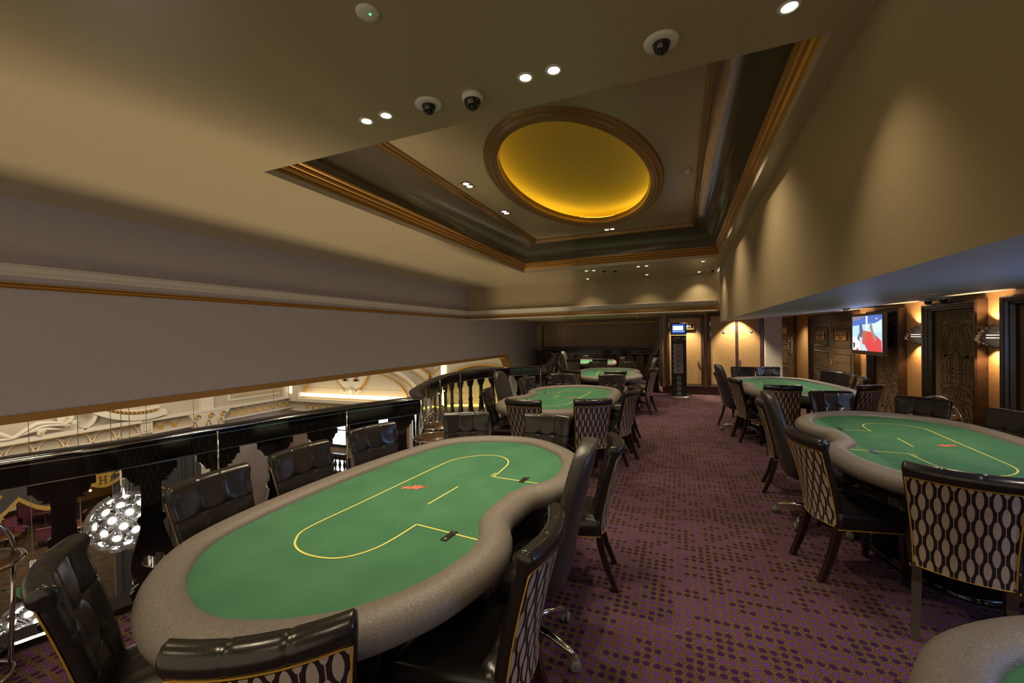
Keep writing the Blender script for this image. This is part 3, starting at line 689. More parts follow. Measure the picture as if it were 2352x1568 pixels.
# ------------------------------------------------------------------ poker tables
KO = [(0, .41), (.12, .412), (.22, .44), (.30, .49), (.38, .525), (.46, .537), (.56, .527), (.68, .503), (.79, .455), (.89, .39), (.97, .30), (1.04, .19), (1.08, .09), (1.09, 0), (1.08, -.1), (1.03, -.25), (.95, -.37), (.86, -.455), (.74, -.508), (.56, -.543), (.32, -.566), (0, -.577)]
KO = [(u*1.06, v*1.06) for u, v in KO]
OUT = cr(KO+[(-u, v) for u, v in KO[-2:0:-1]], 5)          # dealer side is +v
OUT = [(p[0], p[1]) for p in OUT][::-1]                  # counter-clockwise
ZF = .77
def poker_table():
    t = thing('poker_table', '', 'poker table')
    MB().prism(OUT, ZF-.02, ZF).build('felt', M['felt'], t)
    prof = [(-.012, -.03), (-.004, .006), (.006, .020), (.028, .031), (.06, .036), (.09, .032), (.118, .018), (.137, -.004), (.145, -.032), (.138, -.060), (.118, -.078), (.09, -.085), (.03, -.085)]
    rows = []
    for o_, z in prof: rows.append([(p[0], p[1], ZF+z) for p in offs(OUT, o_)])
    MB().grid(rows, closeu=True).build('padded_rail', M['vinyl'], t)
    b = MB(); A = offs(OUT, .06); B = offs(OUT, -.02)
    b.grid([[(p[0], p[1], ZF-.083) for p in A], [(p[0], p[1], ZF-.105) for p in A], [(p[0], p[1], ZF-.17) for p in B], [(p[0]*.9, p[1]*.9, ZF-.175) for p in B]], closeu=True, smooth=False)
    b.build('apron', M['matblack'], t)
    b = MB().lathe([(1, 0), (1, .03), (.97, .045), (.9, .06), (.55, .12), (.42, .2), (.40, .60)], (0, 0, 0), 40, sx=.80, sy=.42); b.build('pedestal', M['black'], t)
    # betting line
    lp = cr([(-.36, .205), (-.50, .19), (-.62, .17), (-.70, .13), (-.755, .06), (-.765, -.02), (-.73, -.11), (-.64, -.195), (-.52, -.245), (-.3, -.252), (0, -.252), (.3, -.252), (.60, -.252), (.70, -.20), (.75, -.12), (.762, -.02), (.735, .09), (.66, .16), (.55, .192), (.36, .195)], 5, False)
    b = MB()
    def ribbon(P, w=.0045, z=ZF+.0012):
        L = []; R_ = []
        for i, p in enumerate(P):
            a = P[max(i-1, 0)]; c_ = P[min(i+1, len(P)-1)]; dx, dy = c_[0]-a[0], c_[1]-a[1]; l = math.hypot(dx, dy) or 1
            L.append((p[0]-dy/l*w, p[1]+dx/l*w, z)); R_.append((p[0]+dy/l*w, p[1]-dx/l*w, z))
        b.grid([L, R_], smooth=False)
    ribbon(lp); ribbon([(-.36, .205), (-.366, .548)]); ribbon([(.36, .195), (.366, .545)]); ribbon([(-.13, .095), (.15, .095)])
    ribbon([(-.36, .185), (-.43, .18)], .0035)
    b.build('betting_line', M['line'], t, fix=False)
    # printed emblem: a little scrolled flourish
    b = MB(); cx, cy, ea_ = -.012, -.135, math.radians(118)
    def em_(x, y): return (cx+x*math.cos(ea_)-y*math.sin(ea_), cy+x*math.sin(ea_)+y*math.cos(ea_))
    def blob(x, y, rx, ry, a=0, n=14):
        z = ZF+.0011+.00007*(len(b.v)//14)
        b.add([(*em_(x+rx*math.cos(q*2*PI/n)*math.cos(a)-ry*math.sin(q*2*PI/n)*math.sin(a), y+rx*math.cos(q*2*PI/n)*math.sin(a)+ry*math.sin(q*2*PI/n)*math.cos(a)), z) for q in range(n)], [tuple(range(n))])
    for a_ in ((-.052, .006, .020, .011, .5), (-.034, -.010, .020, .010, -.3), (-.038, .020, .016, .007, .9), (-.060, -.012, .014, .006, 1.1), (-.016, .004, .014, .008, .2), (.004, -.008, .020, .013, -.4), (.012, .012, .022, .014, .4), (.030, -.002, .020, .011, 0), (-.004, .026, .012, .006, 1.3), (.022, -.024, .014, .006, .8), (.036, .022, .014, .006, -.9), (.046, -.012, .014, .005, -.5), (-.070, .008, .010, .005, 0), (.0, -.026, .010, .005, -1.0)): blob(*a_)
    P = [em_(.064+.020*(1-k/14*.6)*math.cos(2.9-k*.45), .002+.018*(1-k/14*.6)*math.sin(2.9-k*.45)) for k in range(13)]
    ribbon(P, .0028, ZF+.0022); b.build('printed_emblem', M['red'], t, fix=False)
    for u in (-.385, .39):
        s_ = MB().box((u-.045, .405-.016, ZF), (u+.045, .405+.016, ZF+.004)).build('drop_slot', M['gun'], t)
        MB().box((u-.025, .405-.005, ZF+.004), (u+.012, .405+.005, ZF+.0046)).build('slit', M['matblack'], s_)
        for q in (-.038, .028, .040): MB().lathe([(0, .004), (.004, .002), (.005, 0)], (u+q*.95, .405, ZF+.004), 8).build('screw', M['chrome'], s_)
    MB().lathe([(0, .004), (.009, .004), (.013, .002), (.014, 0)], (-.255, .465, ZF), 14).build('dealer_button_socket', M['chrome'], t)
    # drop box with its latch under the dealer's rail
    for u in (-.30, .30):
        d_ = MB().box((u-.075, .40, ZF-.25), (u+.075, .575, ZF-.09)).build('drop_box', M['matblack'], t, bevel=.004)
        frame_ = MB(); frame_.box((u-.03, .575, ZF-.215), (u+.03, .582, ZF-.205)).box((u-.03, .575, ZF-.145), (u+.03, .582, ZF-.135)).box((u-.03, .575, ZF-.215), (u-.022, .582, ZF-.135)).box((u+.022, .575, ZF-.215), (u+.03, .582, ZF-.135)); frame_.build('latch', M['steel'], d_)
    return t
pt = poker_table()
def ptab(cx, cy, deg, label):
    # deg: direction of local +u; dealer side +v lies to the right of +u, so mirror by rotating
    return place(pt, (cx, cy, 0), math.radians(deg), label, 'green poker tables')
def ptable(cx, cy, deg, label):
    # fitted with V = (sin a, -cos a); in Blender the local +y axis is (-sin a, cos a): turn by 180 degrees
    return ptab(cx, cy, deg+180, label)
ptable(-1.328, 1.984, 85.27, 'large green poker table filling the left foreground, notch facing the aisle')
ptable(-1.56, 5.677, 267.4, 'second green poker table on the left, inside the curved balcony bay')
ptable(-1.497, 9.486, 97.6, 'third green poker table on the left, whose notch faces the aisle')
ptable(-2.626, 13.283, 275.7, 'farthest green poker table, in the back bay before the dark balustrade')
ptable(1.701, 4.066, 267.6, 'green poker table in the right foreground beside the wall')
ptable(1.545, 7.71, 277, 'green poker table on the right in front of the dark double doors')
ptable(1.14, .475, 268, 'poker table of which only the padded corner shows at bottom right')

# ------------------------------------------------------------------ player chair (faces +x)
def player_chair():
    t = thing('player_chair', '', 'chair')
    def fx(z): return -.185-.115*max(0, (z-.40)/.5)**1.35
    def hw(z): return .178+.030*max(0, (z-.40)/.5)**1.6
    ny = 61
    zs_ = [.36, .42, .45, .49, .53, .56, .585, .594, .60, .606, .615, .64, .67, .70, .73, .755, .764, .77, .776, .785, .81, .84, .87]
    prof = [(fx(z), z, 1) for z in zs_]
    cxr, czr, rr = fx(.90)-.030, .905, .040
    for k in range(10):
        a = math.radians(15+k*27); prof.append((cxr+rr*math.cos(a), czr+rr*math.sin(a), 2))
    for z in (.86, .80, .70, .60, .50, .42, .36): prof.append((fx(z)-.055, z, 0))
    rows = []
    for j in range(-2, ny+2):
        s_ = min(max(j/(ny-1), 0), 1)*2-1
        e = 0 if 0 <= j < ny else (1 if j in (-1, ny) else 2)
        row = []
        for (x, z, kd) in prof:
            w = hw(min(z, .9)); y = s_*w
            wr = .040*(s_**2)
            xc = x+wr
            if kd == 1:
                for by in (-.068, .068):
                    for bz in (.60, .77):
                        d = ((y-by)**2+(z-bz)**2); xc -= .011*math.exp(-d/.0008)
                    xc -= .0042*math.exp(-((y-by)/.0055)**2)
                for bz in (.60, .77): xc -= .0042*math.exp(-((z-bz)/.0055)**2)
                xc += .012*math.cos(s_*PI/2)
                xc -= .010*max(0, abs(s_)-.85)/.15
            if kd == 2:
                for by in (-.068, .068):
                    q = .003*math.exp(-((y-by)/.007)**2); xc -= q*(x-cxr)/rr; z -= q*(z-czr)/rr
            if e:
                cx_ = (cxr if z > .87 else fx(z)-.028)+wr; cz_ = czr if z > .87 else z
                f = .80 if e == 1 else .25
                y = s_*(w+(.008 if e == 1 else .012)); xc = cx_+(xc-cx_)*f; z = cz_+(z-cz_)*f
            row.append((xc, y, z))
        rows.append(row)
    b = MB().grid(rows, closeu=True); b.add(rows[0], [tuple(range(len(prof)))]); b.add(rows[-1], [tuple(range(len(prof)))])
    b.build('backrest', M['leather'], t)
    # patterned outer back with piping
    pz = [.365, .42, .48, .55, .62, .69, .76, .82, .862]; g_ = []
    for z in pz:
        g_.append([(fx(z)-.0585+.040*(s_**2)-.004*math.cos(s_*PI/2), s_*(hw(z)-.001), z) for s_ in [k/8-1 for k in range(17)]])
    b = MB().grid(g_); b.build('patterned_back', M['bead'], t)
    loop = [(fx(z)-.0595+.040, hw(z)+.002, z) for z in pz] + [(fx(.862)-.060+.040*(s_**2), s_*hw(.862), .866) for s_ in [1-k/8 for k in range(1, 16)]] + [(fx(z)-.0595+.040, -hw(z)-.002, z) for z in pz[::-1]] + [(fx(.365)-.060+.040*(s_**2), s_*hw(.365), .364) for s_ in [k/8-1 for k in range(1, 16)]]
    pc = MB().tube(loop, .0032, 6, closed=True)
    pc.tube([(-.20, -.190, .352), (.19, -.222, .352), (.225, -.205, .352), (.232, 0, .352), (.225, .205, .352), (.19, .222, .352), (-.20, .190, .352)], .0032, 6)
    pc.build('piping', M['piping'], t)
    # seat
    rows = []; nx, ny2 = 21, 21
    def seat_pt(u, v):
        x = -.19+.42*(u+1)/2; w = .190+.035*(u+1)/2; y = v*w
        e = max(abs(u)**8, abs(v)**8) if max(abs(u), abs(v)) > .6 else 0
        z = .478+.022*(1-u*u)*(1-v*v)-.022*e
        for q in (-.075, .075):
            z -= .005*math.exp(-((y-q)/.007)**2)
        z -= .005*math.exp(-((x-.03)/.007)**2)
        for q in (-.075, .075): z -= .010*math.exp(-((y-q)**2+(x-.03)**2)/.0006)
        return (x, y, z)
    for i in range(nx): rows.append([seat_pt(i/10-1, j/10-1) for j in range(ny2)])
    b = MB().grid(rows)
    rim = [rows[0][j] for j in range(ny2)]+[rows[i][-1] for i in range(1, nx)]+[rows[-1][j] for j in range(ny2-2, -1, -1)]+[rows[i][0] for i in range(nx-2, 0, -1)]
    def outw(p, d, z):
        c_ = Vector((.02, 0)); q = Vector((p[0], p[1]))-c_; q = q*(1+d/max(q.length, .01)); return (c_.x+q.x, q.y, z)
    b.grid([rim, [outw(p, .008, .445) for p in rim], [outw(p, .012, .41) for p in rim], [outw(p, .008, .37) for p in rim], [outw(p, .0, .352) for p in rim]], closeu=True)
    b.add([outw(p, .0, .352) for p in rim], [tuple(range(len(rim)))])
    b.build('seat', M['leather'], t)
    for sy in (-1, 1):
        b = MB(); P = [((.195, sy*.175, .36), .022), ((.20, sy*.178, .2), .019), ((.205, sy*.18, 0), .014)]
        rows = [[(p[0]+a*w, p[1]+c_*w, p[2]) for a, c_ in ((-1, -1), (1, -1), (1, 1), (-1, 1))] for p, w in P]
        b.grid(rows, closeu=True, smooth=False); b.add(rows[-1], [(0, 1, 2, 3)]); b.build('leg', M['darkwood'], t)
        b = MB(); P = [((-.185, sy*.165, .38), .022, .020), ((-.20, sy*.166, .28), .021, .020), ((-.235, sy*.168, .15), .019, .019), ((-.295, sy*.17, 0), .016, .018)]
        rows = [[(p[0]+a*w, p[1]+c_*w2, p[2]) for a, c_ in ((-1, -1), (1, -1), (1, 1), (-1, 1))] for p, w, w2 in P]
        b.grid(rows, closeu=True, smooth=False); b.add(rows[-1], [(0, 1, 2, 3)]); b.build('leg', M['darkwood'], t)
    return t
pch = player_chair()
def chair(mx_, my_, deg, label, group):
    """(mx_, my_) is the middle of the top of the back, 0.95 m up"""
    a = math.radians(deg)
    place(pch, (mx_+.30*math.cos(a), my_+.30*math.sin(a), 0), a, label, group)
# dealer chair (faces +x)
def dealer_chair():
    t = thing('dealer_chair', '', 'chair')
    def bk(z): return -.20-.16*max(0, (z-.42)/.70)**1.1
    Z = [.42, .44, .50, .60, .70, .80, .90, .98, 1.03, 1.07, 1.10, 1.12]
    W_ = [.205, .218, .225, .228, .228, .225, .218, .205, .19, .165, .125, .06]
    rows = []
    for z, w in zip(Z, W_):
        th = .046 if .43 < z < 1.11 else .030; r_ = []
        for k in range(24):
            a = 2*PI*k/24; cx_, sy_ = math.cos(a), math.sin(a)
            r_.append((bk(z)+th*math.copysign(abs(cx_)**.45, cx_)+.05*(abs(sy_)**2)*w/.22*.6, w*math.copysign(abs(sy_)**.45, sy_), z))
        rows.append(r_)
    b = MB().grid(rows, closeu=True); b.add(rows[0], [tuple(range(24))]); b.add(rows[-1], [tuple(range(24))]); b.build('backrest', M['greylea'], t)
    rows = []
    for z, s_ in ((.40, .93), (.415, .99), (.44, 1.0), (.47, 1.0), (.495, .96), (.51, .85), (.515, .5), (.517, .05)):
        rows.append([(.02+.235*s_*math.copysign(abs(math.cos(a))**.6, math.cos(a)), .235*s_*math.copysign(abs(math.sin(a))**.6, math.sin(a)), z) for a in [2*PI*k/32 for k in range(32)]])
    b = MB().grid(rows, closeu=True); b.add(rows[0], [tuple(range(32))]); b.build('seat', M['greylea'], t)
    MB().lathe([(.0, .40), (.07, .40), (.07, .375), (.03, .36), (.028, .22), (.045, .20), (.05, .09), (0, .085)], (0, 0, 0), 16).build('gas_column', M['matblack'], t)
    for k in range(5):
        a = 2*PI*k/5+.3; ca, sa = math.cos(a), math.sin(a)
        s_ = MB().tube([(.03*ca, .03*sa, .125), (.16*ca, .16*sa, .115), (.27*ca, .27*sa, .085), (.295*ca, .295*sa, .07)], .02, 8, rr=[.024, .02, .016, .014]).build('base_spoke', M['chrome'], t)
        c_ = MB(); mxx = Matrix.Translation((.295*ca, .295*sa, .028)) @ Matrix.Rotation(a+.6, 4, 'Z') @ Matrix.Rotation(PI/2, 4, 'X')
        for q in (-.014, .014):
            rws = [[mxx @ Vector((r_*math.cos(2*PI*j/16), r_*math.sin(2*PI*j/16), q+dz)) for j in range(16)] for r_, dz in ((.002, -.009), (.024, -.009), (.028, -.005), (.028, .005), (.024, .009), (.002, .009))]
            c_.grid(rws, closeu=True)
        c_.box((.295*ca-.012, .295*sa-.012, .03), (.295*ca+.012, .295*sa+.012, .07)); c_.build('caster', M['rubber'], s_)
    return t
dch = dealer_chair()
def dealer(x, y, deg, label):
    place(dch, (x, y, 0), math.radians(deg), label, 'swivel dealer chairs at the notches')
g = 'player chairs round the left foreground table'
chair(-1.93, .68, 60, 'leather chair at bottom left, seen from its tufted front at the table corner', g)
chair(-2.35, 1.41, 5, 'leather chair beside the balustrade, nearest of the three along the left table side', g)
chair(-2.36, 1.99, -2, 'middle one of three leather chairs between left table and balustrade', g)
chair(-2.34, 2.66, -15, 'farthest of three leather chairs between left table and balustrade', g)
chair(-1.87, 3.40, -63, 'leather chair facing the camera at the far end, left, in front of chrome trolleys', g)
chair(-1.11, 3.52, -93, 'leather chair facing the camera at the far end, beside the left dealer chair', g)
chair(-.96, .69, 126, 'chair with patterned back to the camera at the bottom centre-left edge', g)
chair(-.48, 1.46, 181, 'patterned-back chair seen side-on in front of the left dealer chair', g)
chair(-.42, 2.83, 190, 'chair with yellow piping on the aisle, just behind the left dealer chair', g)
dealer(-.785, 2.03, 185, 'tall charcoal swivel chair at the notch of the left foreground table')
g = 'player chairs round the second left table'
chair(-2.44, 5.02, 12, 'chair seen from its side with empty seat, left end of the second left table', g)
chair(-2.45, 6.62, -17, 'leather chair beyond the rounded dealer chair in the balcony bay', g)
chair(-1.64, 4.30, 88, 'patterned-back chair at the near end, left, of the second left table', g)
chair(-.90, 4.545, 118, 'patterned-back chair at the near end, right, of the second left table', g)
chair(-.57, 5.42, 164, 'nearest of three aisle chairs along the second left table', g)
chair(-.59, 6.02, 168, 'middle of three aisle chairs along the second left table', g)
chair(-.62, 6.62, 172, 'farthest of three aisle chairs along the second left table', g)
chair(-2.03, 7.41, -70, 'dark leather chair facing the camera at the far left of the second left table', g)
chair(-1.14, 7.40, -80, 'dark leather chair facing the camera at the far right of the second left table', g)
dealer(-2.22, 5.72, 0, 'rounded charcoal dealer chair on the balcony side of the second left table')
g = 'player chairs round the third left table'
chair(-2.08, 8.28, 68, 'patterned-back chair at the left near end of the third left table', g)
chair(-1.16, 8.13, 113, 'patterned-back chair at the right near end of the third left table', g)
chair(-.50, 8.95, 165, 'nearer of the two player chairs on the aisle side of the third left table', g)
chair(-.60, 10.20, 190, 'player chair partly hidden behind the third table dealer chair', g)
chair(-2.02, 10.88, -88, 'leather chair facing the camera, left one at the far end of the third left table', g)
chair(-1.24, 11.06, -100, 'leather chair facing the camera, right one at the far end of the third left table', g)
chair(-2.62, 9.45, 5, 'leather chair on the balcony side of the third left table', g)
dealer(-.86, 9.62, 185, 'tall dealer chair at the notch of the third left table')
g = 'player chairs round the farthest table'
chair(-2.91, 11.86, 77, 'patterned-back chair, left one at the near end of the farthest table', g)
chair(-2.14, 11.92, 92, 'patterned-back chair, right one at the near end of the farthest table', g)
chair(-1.64, 12.75, 170, 'nearer chair on the right side of the farthest table', g)
chair(-1.68, 13.45, 175, 'farther chair on the right side of the farthest table', g)
chair(-3.10, 14.78, -92, 'leather chair facing the camera behind the farthest table, left one', g)
chair(-2.28, 14.82, -70, 'leather chair facing the camera behind the farthest table, right one', g)
chair(-3.53, 12.55, 20, 'dark leather chair at the left of the farthest table', g)
dealer(-3.28, 13.38, 0, 'pale-topped dealer chair at the left of the farthest table')
g = 'player chairs round the right foreground table'
chair(1.61, 5.80, -80, 'leather chair facing the camera at the far end of the right foreground table', g)
chair(.79, 3.40, 15, 'patterned-back chair with seat in full view on the aisle, right foreground', g)
chair(1.29, 2.72, 66, 'patterned-back chair nearest the camera on the right, back fully shown', g)
chair(2.30, 5.46, -135, 'leather chair by the wall in front of the damask panels, right foreground table', g)
chair(2.60, 4.75, -166, 'leather chair cut by the right edge of the photo', g)
chair(.80, 5.02, -8, 'chair hidden behind the right foreground dealer chair, only legs showing', g)
dealer(1.07, 4.23, -3, 'tall charcoal swivel chair at the notch of the right foreground table')
g = 'player chairs round the second right table'
chair(1.18, 9.45, -97, 'leather chair facing the camera in front of the tan doors, left one', g)
chair(1.62, 9.52, -85, 'leather chair facing the camera in front of the tan doors, right one', g)
chair(.77, 7.10, 12, 'patterned-back chair on the aisle side of the second right table', g)
chair(1.25, 6.33, 90, 'patterned-back chair at the near end of the second right table', g)
chair(2.27, 6.60, 129, 'patterned-back chair at the wall-side near corner of the second right table', g)
chair(2.44, 8.62, -151, 'farthest of three chairs between second right table and double doors', g)
chair(2.49, 8.12, -162, 'middle of three chairs between second right table and double doors', g)
chair(2.52, 7.60, 172, 'nearest of three chairs between second right table and double doors', g)
chair(.63, 8.30, -8, 'chair almost hidden behind the second right dealer chair', g)
dealer(.93, 7.66, 8, 'tall dark swivel chair at the notch of the second right table')
# ------------------------------------------------------------------ balustrades
def baluster_mb(heart=True):
    pr = [(.86, .135), (.815, .135), (.813, .115), (.80, .112), (.775, .095), (.765, .075), (.76, .085), (.75, .085), (.748, .052), (.70, .050), (.60, .050), (.545, .052), (.535, .066), (.515, .072), (.495, .066), (.487, .054), (.44, .062), (.36, .083), (.28, .103), (.22, .110), (.175, .102), (.145, .082), (.143, .10), (.125, .10), (.123, .07), (.11, .085), (.09, .11), (.088, .09), (.07, .115), (.03, .125), (.0, .125)]
    lv = []
    for (z0, w0), (z1, w1) in zip(pr, pr[1:]):
        k = max(1, int((z0-z1)/.011))
        for q in range(k): lv.append((z0+(z1-z0)*q/k, w0+(w1-w0)*q/k))
    lv.append(pr[-1])
    def hh(z):   # heart half-extents: (inner gap at the notch, outer)
        t_ = (z-.19)/.095
        if not heart or t_ <= 0 or t_ >= 1: return 0, 0
        o_ = .058*math.sin(PI/2*min(1, t_/.62)) if t_ < .62 else .058*math.sqrt(max(0, 1-((t_-.62)/.38)**2))*.55+.058*.45*(1 if t_ < .97 else 0)
        i_ = 0 if t_ < .8 else (t_-.8)/.2*.026
        return i_, max(o_, i_)
    b = MB(); T = .014
    for (z0, w0), (z1, w1) in zip(lv, lv[1:]):
        i0, o0 = hh(z0); i1, o1 = hh(z1)
        for sg in (1, -1):
            for a0, a1, c0, c1 in (((o0, o1, w0, w1), (0, 0, i0, i1)) if (o0+o1) > 0 else ((0, 0, w0, w1),)):
                if max(c0-a0, c1-a1) < 1e-4: continue
                vs = []
                for y in (-T, T): vs += [(sg*a0, y, z0), (sg*c0, y, z0), (sg*c1, y, z1), (sg*a1, y, z1)]
                fs = [(0, 1, 2, 3), (7, 6, 5, 4), (1, 5, 6, 2)]
                if a0 > 0 or a1 > 0 or i0 > 0: fs.append((0, 3, 7, 4))
                b.add(vs, fs)
        if abs(w1-w0) > .01 and abs(z1-z0) < .004: pass
    return b
bal0 = None
def balustrade(path, label, step=.40, glass=True, posts=(), inner=1, ztop=1.045, wid=1.0, cuts=None):
    """inner=+1: room lies to the right of the path direction"""
    global bal0
    o = bpy.data.objects.new('balustrade', None); COL.objects.link(o); tag(o, label, 'balustrade', 'black balustrades along the balcony edge')
    P = [(p[0], p[1]) for p in path]
    def side(d): # offset the open path towards the room
        out = []
        for i, p in enumerate(P):
            a = P[max(i-1, 0)]; c_ = P[min(i+1, len(P)-1)]; dx, dy = c_[0]-a[0], c_[1]-a[1]; l = math.hypot(dx, dy) or 1
            out.append((p[0]+dy/l*d*inner, p[1]-dx/l*d*inner))
        return out
    def sweep(name, prof, mate, smooth=True, parent=o):
        rows = [[(x, y, z) for x, y in side(d)] for d, z in prof]
        b = MB().grid(rows+[rows[0]], smooth=smooth)
        b.add([r[0] for r in rows], [tuple(range(len(rows)))]); b.add([r[-1] for r in rows], [tuple(range(len(rows)))])
        return b.build(name, mate, parent)
    z = ztop
    sweep('handrail', [(.055, z-.005), (.045, z), (-.05, z), (-.058, z-.006), (-.058, z-.03), (.02, z-.03), (.05, z-.03), (.06, z-.018)], M['black'])
    sweep('chrome_edge', [(.057, z-.010), (.062, z-.013), (.062, z-.019), (.057, z-.022)], M['chrome'])
    sweep('fascia', [(.02, z-.03), (.02, .872), (-.02, .872), (-.02, z-.03)], M['black'], False)
    sweep('pinstripe', [(.0205, z-.052), (.0235, z-.052), (.0235, z-.057), (.0205, z-.057)], M['steel'], False)
    sweep('lower_stripe', [(.0205, .875), (.0235, .875), (.0235, .868), (.0205, .868)], M['steel'], False)
    sweep('kerb', [(.10, 0), (.10, .05), (.085, .06), (-.06, .06), (-.06, 0)], M['black'], False)
    sweep('kerb_strip', [(.101, .0), (.104, .0), (.104, .012), (.101, .012)], M['steel'], False)
    R_ = resample(P, step)
    for (x, y, a) in R_[:-1]:
        x += math.cos(a)*step/2; y += math.sin(a)*step/2
        if bal0 is None: bal0 = baluster_mb().build('baluster', M['black'], o); q = bal0
        else: q = bal0.copy(); COL.objects.link(q); q.parent = o
        q.location = (x, y, .0); q.rotation_euler = (0, 0, a); q.scale = (wid, 1, 1)
    if glass:
        G = side(.062); R2 = resample(G, 1.05)
        if cuts: fine = resample(G, .02); R2 = [fine[0]]+[min(fine, key=lambda q: abs(q[1]-c_)) for c_ in cuts]+[fine[-1]]
        for (p, q_) in zip(R2, R2[1:]):
            seg = [p[:2]]+[g_ for g_ in G if 0 < ((g_[0]-p[0])*(q_[0]-p[0])+(g_[1]-p[1])*(q_[1]-p[1]))/max(1e-6, math.dist(p[:2], q_[:2])**2) < 1]+[q_[:2]]
            MB().grid([[(x, y, .07) for x, y in seg], [(x, y, z-.035) for x, y in seg]]).build('glass_panel', M['glass'], o)
            x, y, a = q_
            if posts: MB().tube([(x, y, .05), (x, y, z-.03)], .006, 8).build('glass_joint', M['chrome'], o)
    return o
bA = balustrade(RA, 'black balustrade with heart-pierced balusters and glass beside the left foreground table', .38, posts=True, cuts=(-.2, .92, 1.9, 2.85))
bB = balustrade(RB[:1]+RB[1:], 'black balustrade bowing outwards around the second left table, glass-fronted', .30, posts=True, wid=.72)
bC = balustrade(RC, 'black balustrade sweeping away beyond the third left table', .32, posts=False, wid=.75)
bD = balustrade([(-5.70, 17.08), (-.62, 17.10)], 'straight black balustrade across the back bay below the bronze panel', .42, glass=False)
MB().tube([(-2.50, 3.57, 0), (-2.50, 3.57, 1.04)], .012, 8).build('end_post', M['chrome'], bA)

# ------------------------------------------------------------------ small chrome drinks trolleys
def trolley():
    t = thing('drinks_stand', '', 'side table')
    MB().lathe([(0, 0), (.19, 0), (.19, -.014), (0, -.016)], (0, 0, .0), 32).build('round_top', M['walnut'], t)
    ring_ = [(.197*math.cos(a), .197*math.sin(a), -.006) for a in [k*PI/24 for k in range(48)]]
    MB().tube(ring_, .011, 8, closed=True).build('chrome_rim', M['chrome'], t)
    MB().tube([(-.02+.0*k, -.165*math.cos(k*PI/16), -.01+.235*math.sin(k*PI/16)**.8) for k in range(17)], .0095, 8).build('arched_handle', M['chrome'], t)
    return t
def stand(x, y, rz, z, label):
    t = trolley(); t.location = (x, y, 0); t.rotation_euler = (0, 0, rz); t['label'] = label; t['group'] = 'chrome drinks stands by the tables'
    for ch in t.children:
        ch.location = (0, 0, z)
    for sy in (-1, 1): MB().tube([(-.02, sy*.165, z), (-.02, sy*.14, .03)], .0095, 8).build('leg', M['chrome'], t)
    MB().tube([(.155*math.cos(a), .155*math.sin(a), .018) for a in [k*PI/20 for k in range(40)]], .011, 8, closed=True).build('base_ring', M['chrome'], t)
    return t
stand(-3.21, .80, -.35, .585, 'chrome stand with round walnut top cut off at the left edge of the photo')
stand(-2.24, 3.43, -.2, .68, 'nearer chrome stand with round dark top behind the left foreground table')
stand(-2.62, 4.12, -.3, .63, 'farther chrome stand with round dark top, just behind the nearer one by the curved bay')
stand(-2.33, 8.22, .2, .68, 'chrome stand behind the far left chair of the second left table')
stand(-2.62, 8.95, .3, .72, 'chrome stand at the start of the last sweeping balustrade')
stand(-2.86, 10.35, 0, .66, 'chrome stand beside the left side of the third left table')
stand(2.62, 5.86, .8, .62, 'nearer chrome stand between the two wall-side chairs on the right')
stand(2.74, 6.24, 1.3, .64, 'farther chrome stand against the damask panel on the right')

# ------------------------------------------------------------------ charging kiosk, leaning display
k = thing('charging_kiosk', 'tall slim black charging kiosk with small lit screen on a round foot', 'kiosk', (-.025, 11.62, 0))
MB().lathe([(0, .022), (.27, .022), (.31, .014), (.32, 0)], (0, .05, 0), 40).build('round_foot', M['steel'], k)
MB().box((-.185, -.06, .022), (.185, .06, 1.59)).build('column', M['matblack'], k, bevel=.005)
sc = MB().box((-.19, -.075, 1.605), (.19, .02, 1.915)).build('screen_housing', M['matblack'], k, bevel=.008)
MB().box((-.155, -.0765, 1.645), (.155, -.0755, 1.885)).build('lit_screen', em('kiosk_blue', (.02, .08, .42), .9), sc)
MB().box((-.13, -.0785, 1.73), (.11, -.0775, 1.84)).build('bright_panel', em('kiosk_white', (.85, 1, .95), 1.4), sc)
MB().box((-.14, -.078, 1.73), (-.115, -.0770, 1.82)).build('green_panel', em('kiosk_green', (.05, .5, .2), .8), sc)
MB().box((-.14, -.078, 1.69), (.14, -.0770, 1.705)).build('caption_line', em('kiosk_text', (.6, .75, 1), .9), sc)
M['orange'] = mat('orange_keypad', (.40, .12, .03), .5)
for x_ in (-.125, -.085):
    for z_ in (1.455, 1.505): MB().box((x_, -.065, z_), (x_+.032, -.0605, z_+.038)).build('key', M['orange'], k)
MB().box((-.04, -.063, 1.515), (.03, -.0605, 1.54)).build('brand_strip', M['cardfr'], k)
MB().box((.065, -.063, 1.49), (.09, -.0605, 1.50)).build('card_slot', M['white'], k)
MB().box((.13, -.063, 1.47), (.165, -.0605, 1.535)).build('white_reader', M['cardfr'], k)
for j in range(6):
    z_ = 1.245-j*.128
    f_ = MB().box((-.12, -.068, z_), (.10, -.0605, z_+.118)).build('locker_door', M['cardfr'], k)
    MB().box((-.075, -.070, z_+.014), (.088, -.068, z_+.104)).build('label_card', M['greycard'], f_)
    b = MB(); 
    for q in range(3): b.box((-.055, -.0712, z_+.045+q*.016), (.02+.02*(q % 2), -.070, z_+.05+q*.016))
    b.build('printed_lines', M['ink'], f_)
    MB().lathe([(0, .004), (.014, .002), (.015, 0)], (0, 0, 0), 12).build('lock', M['steel'], f_).matrix_local = Matrix.Translation((-.10, -.068, z_+.02)) @ Matrix.Rotation(PI/2, 4, 'X')
    MB().lathe([(.008, 0), (.008, .003), (.017, .003), (.017, 0)], (0, 0, 0), 16).build('round_button', M['greycard'], k).matrix_local = Matrix.Translation((-.150, -.061, z_+.06)) @ Matrix.Rotation(PI/2, 4, 'X')
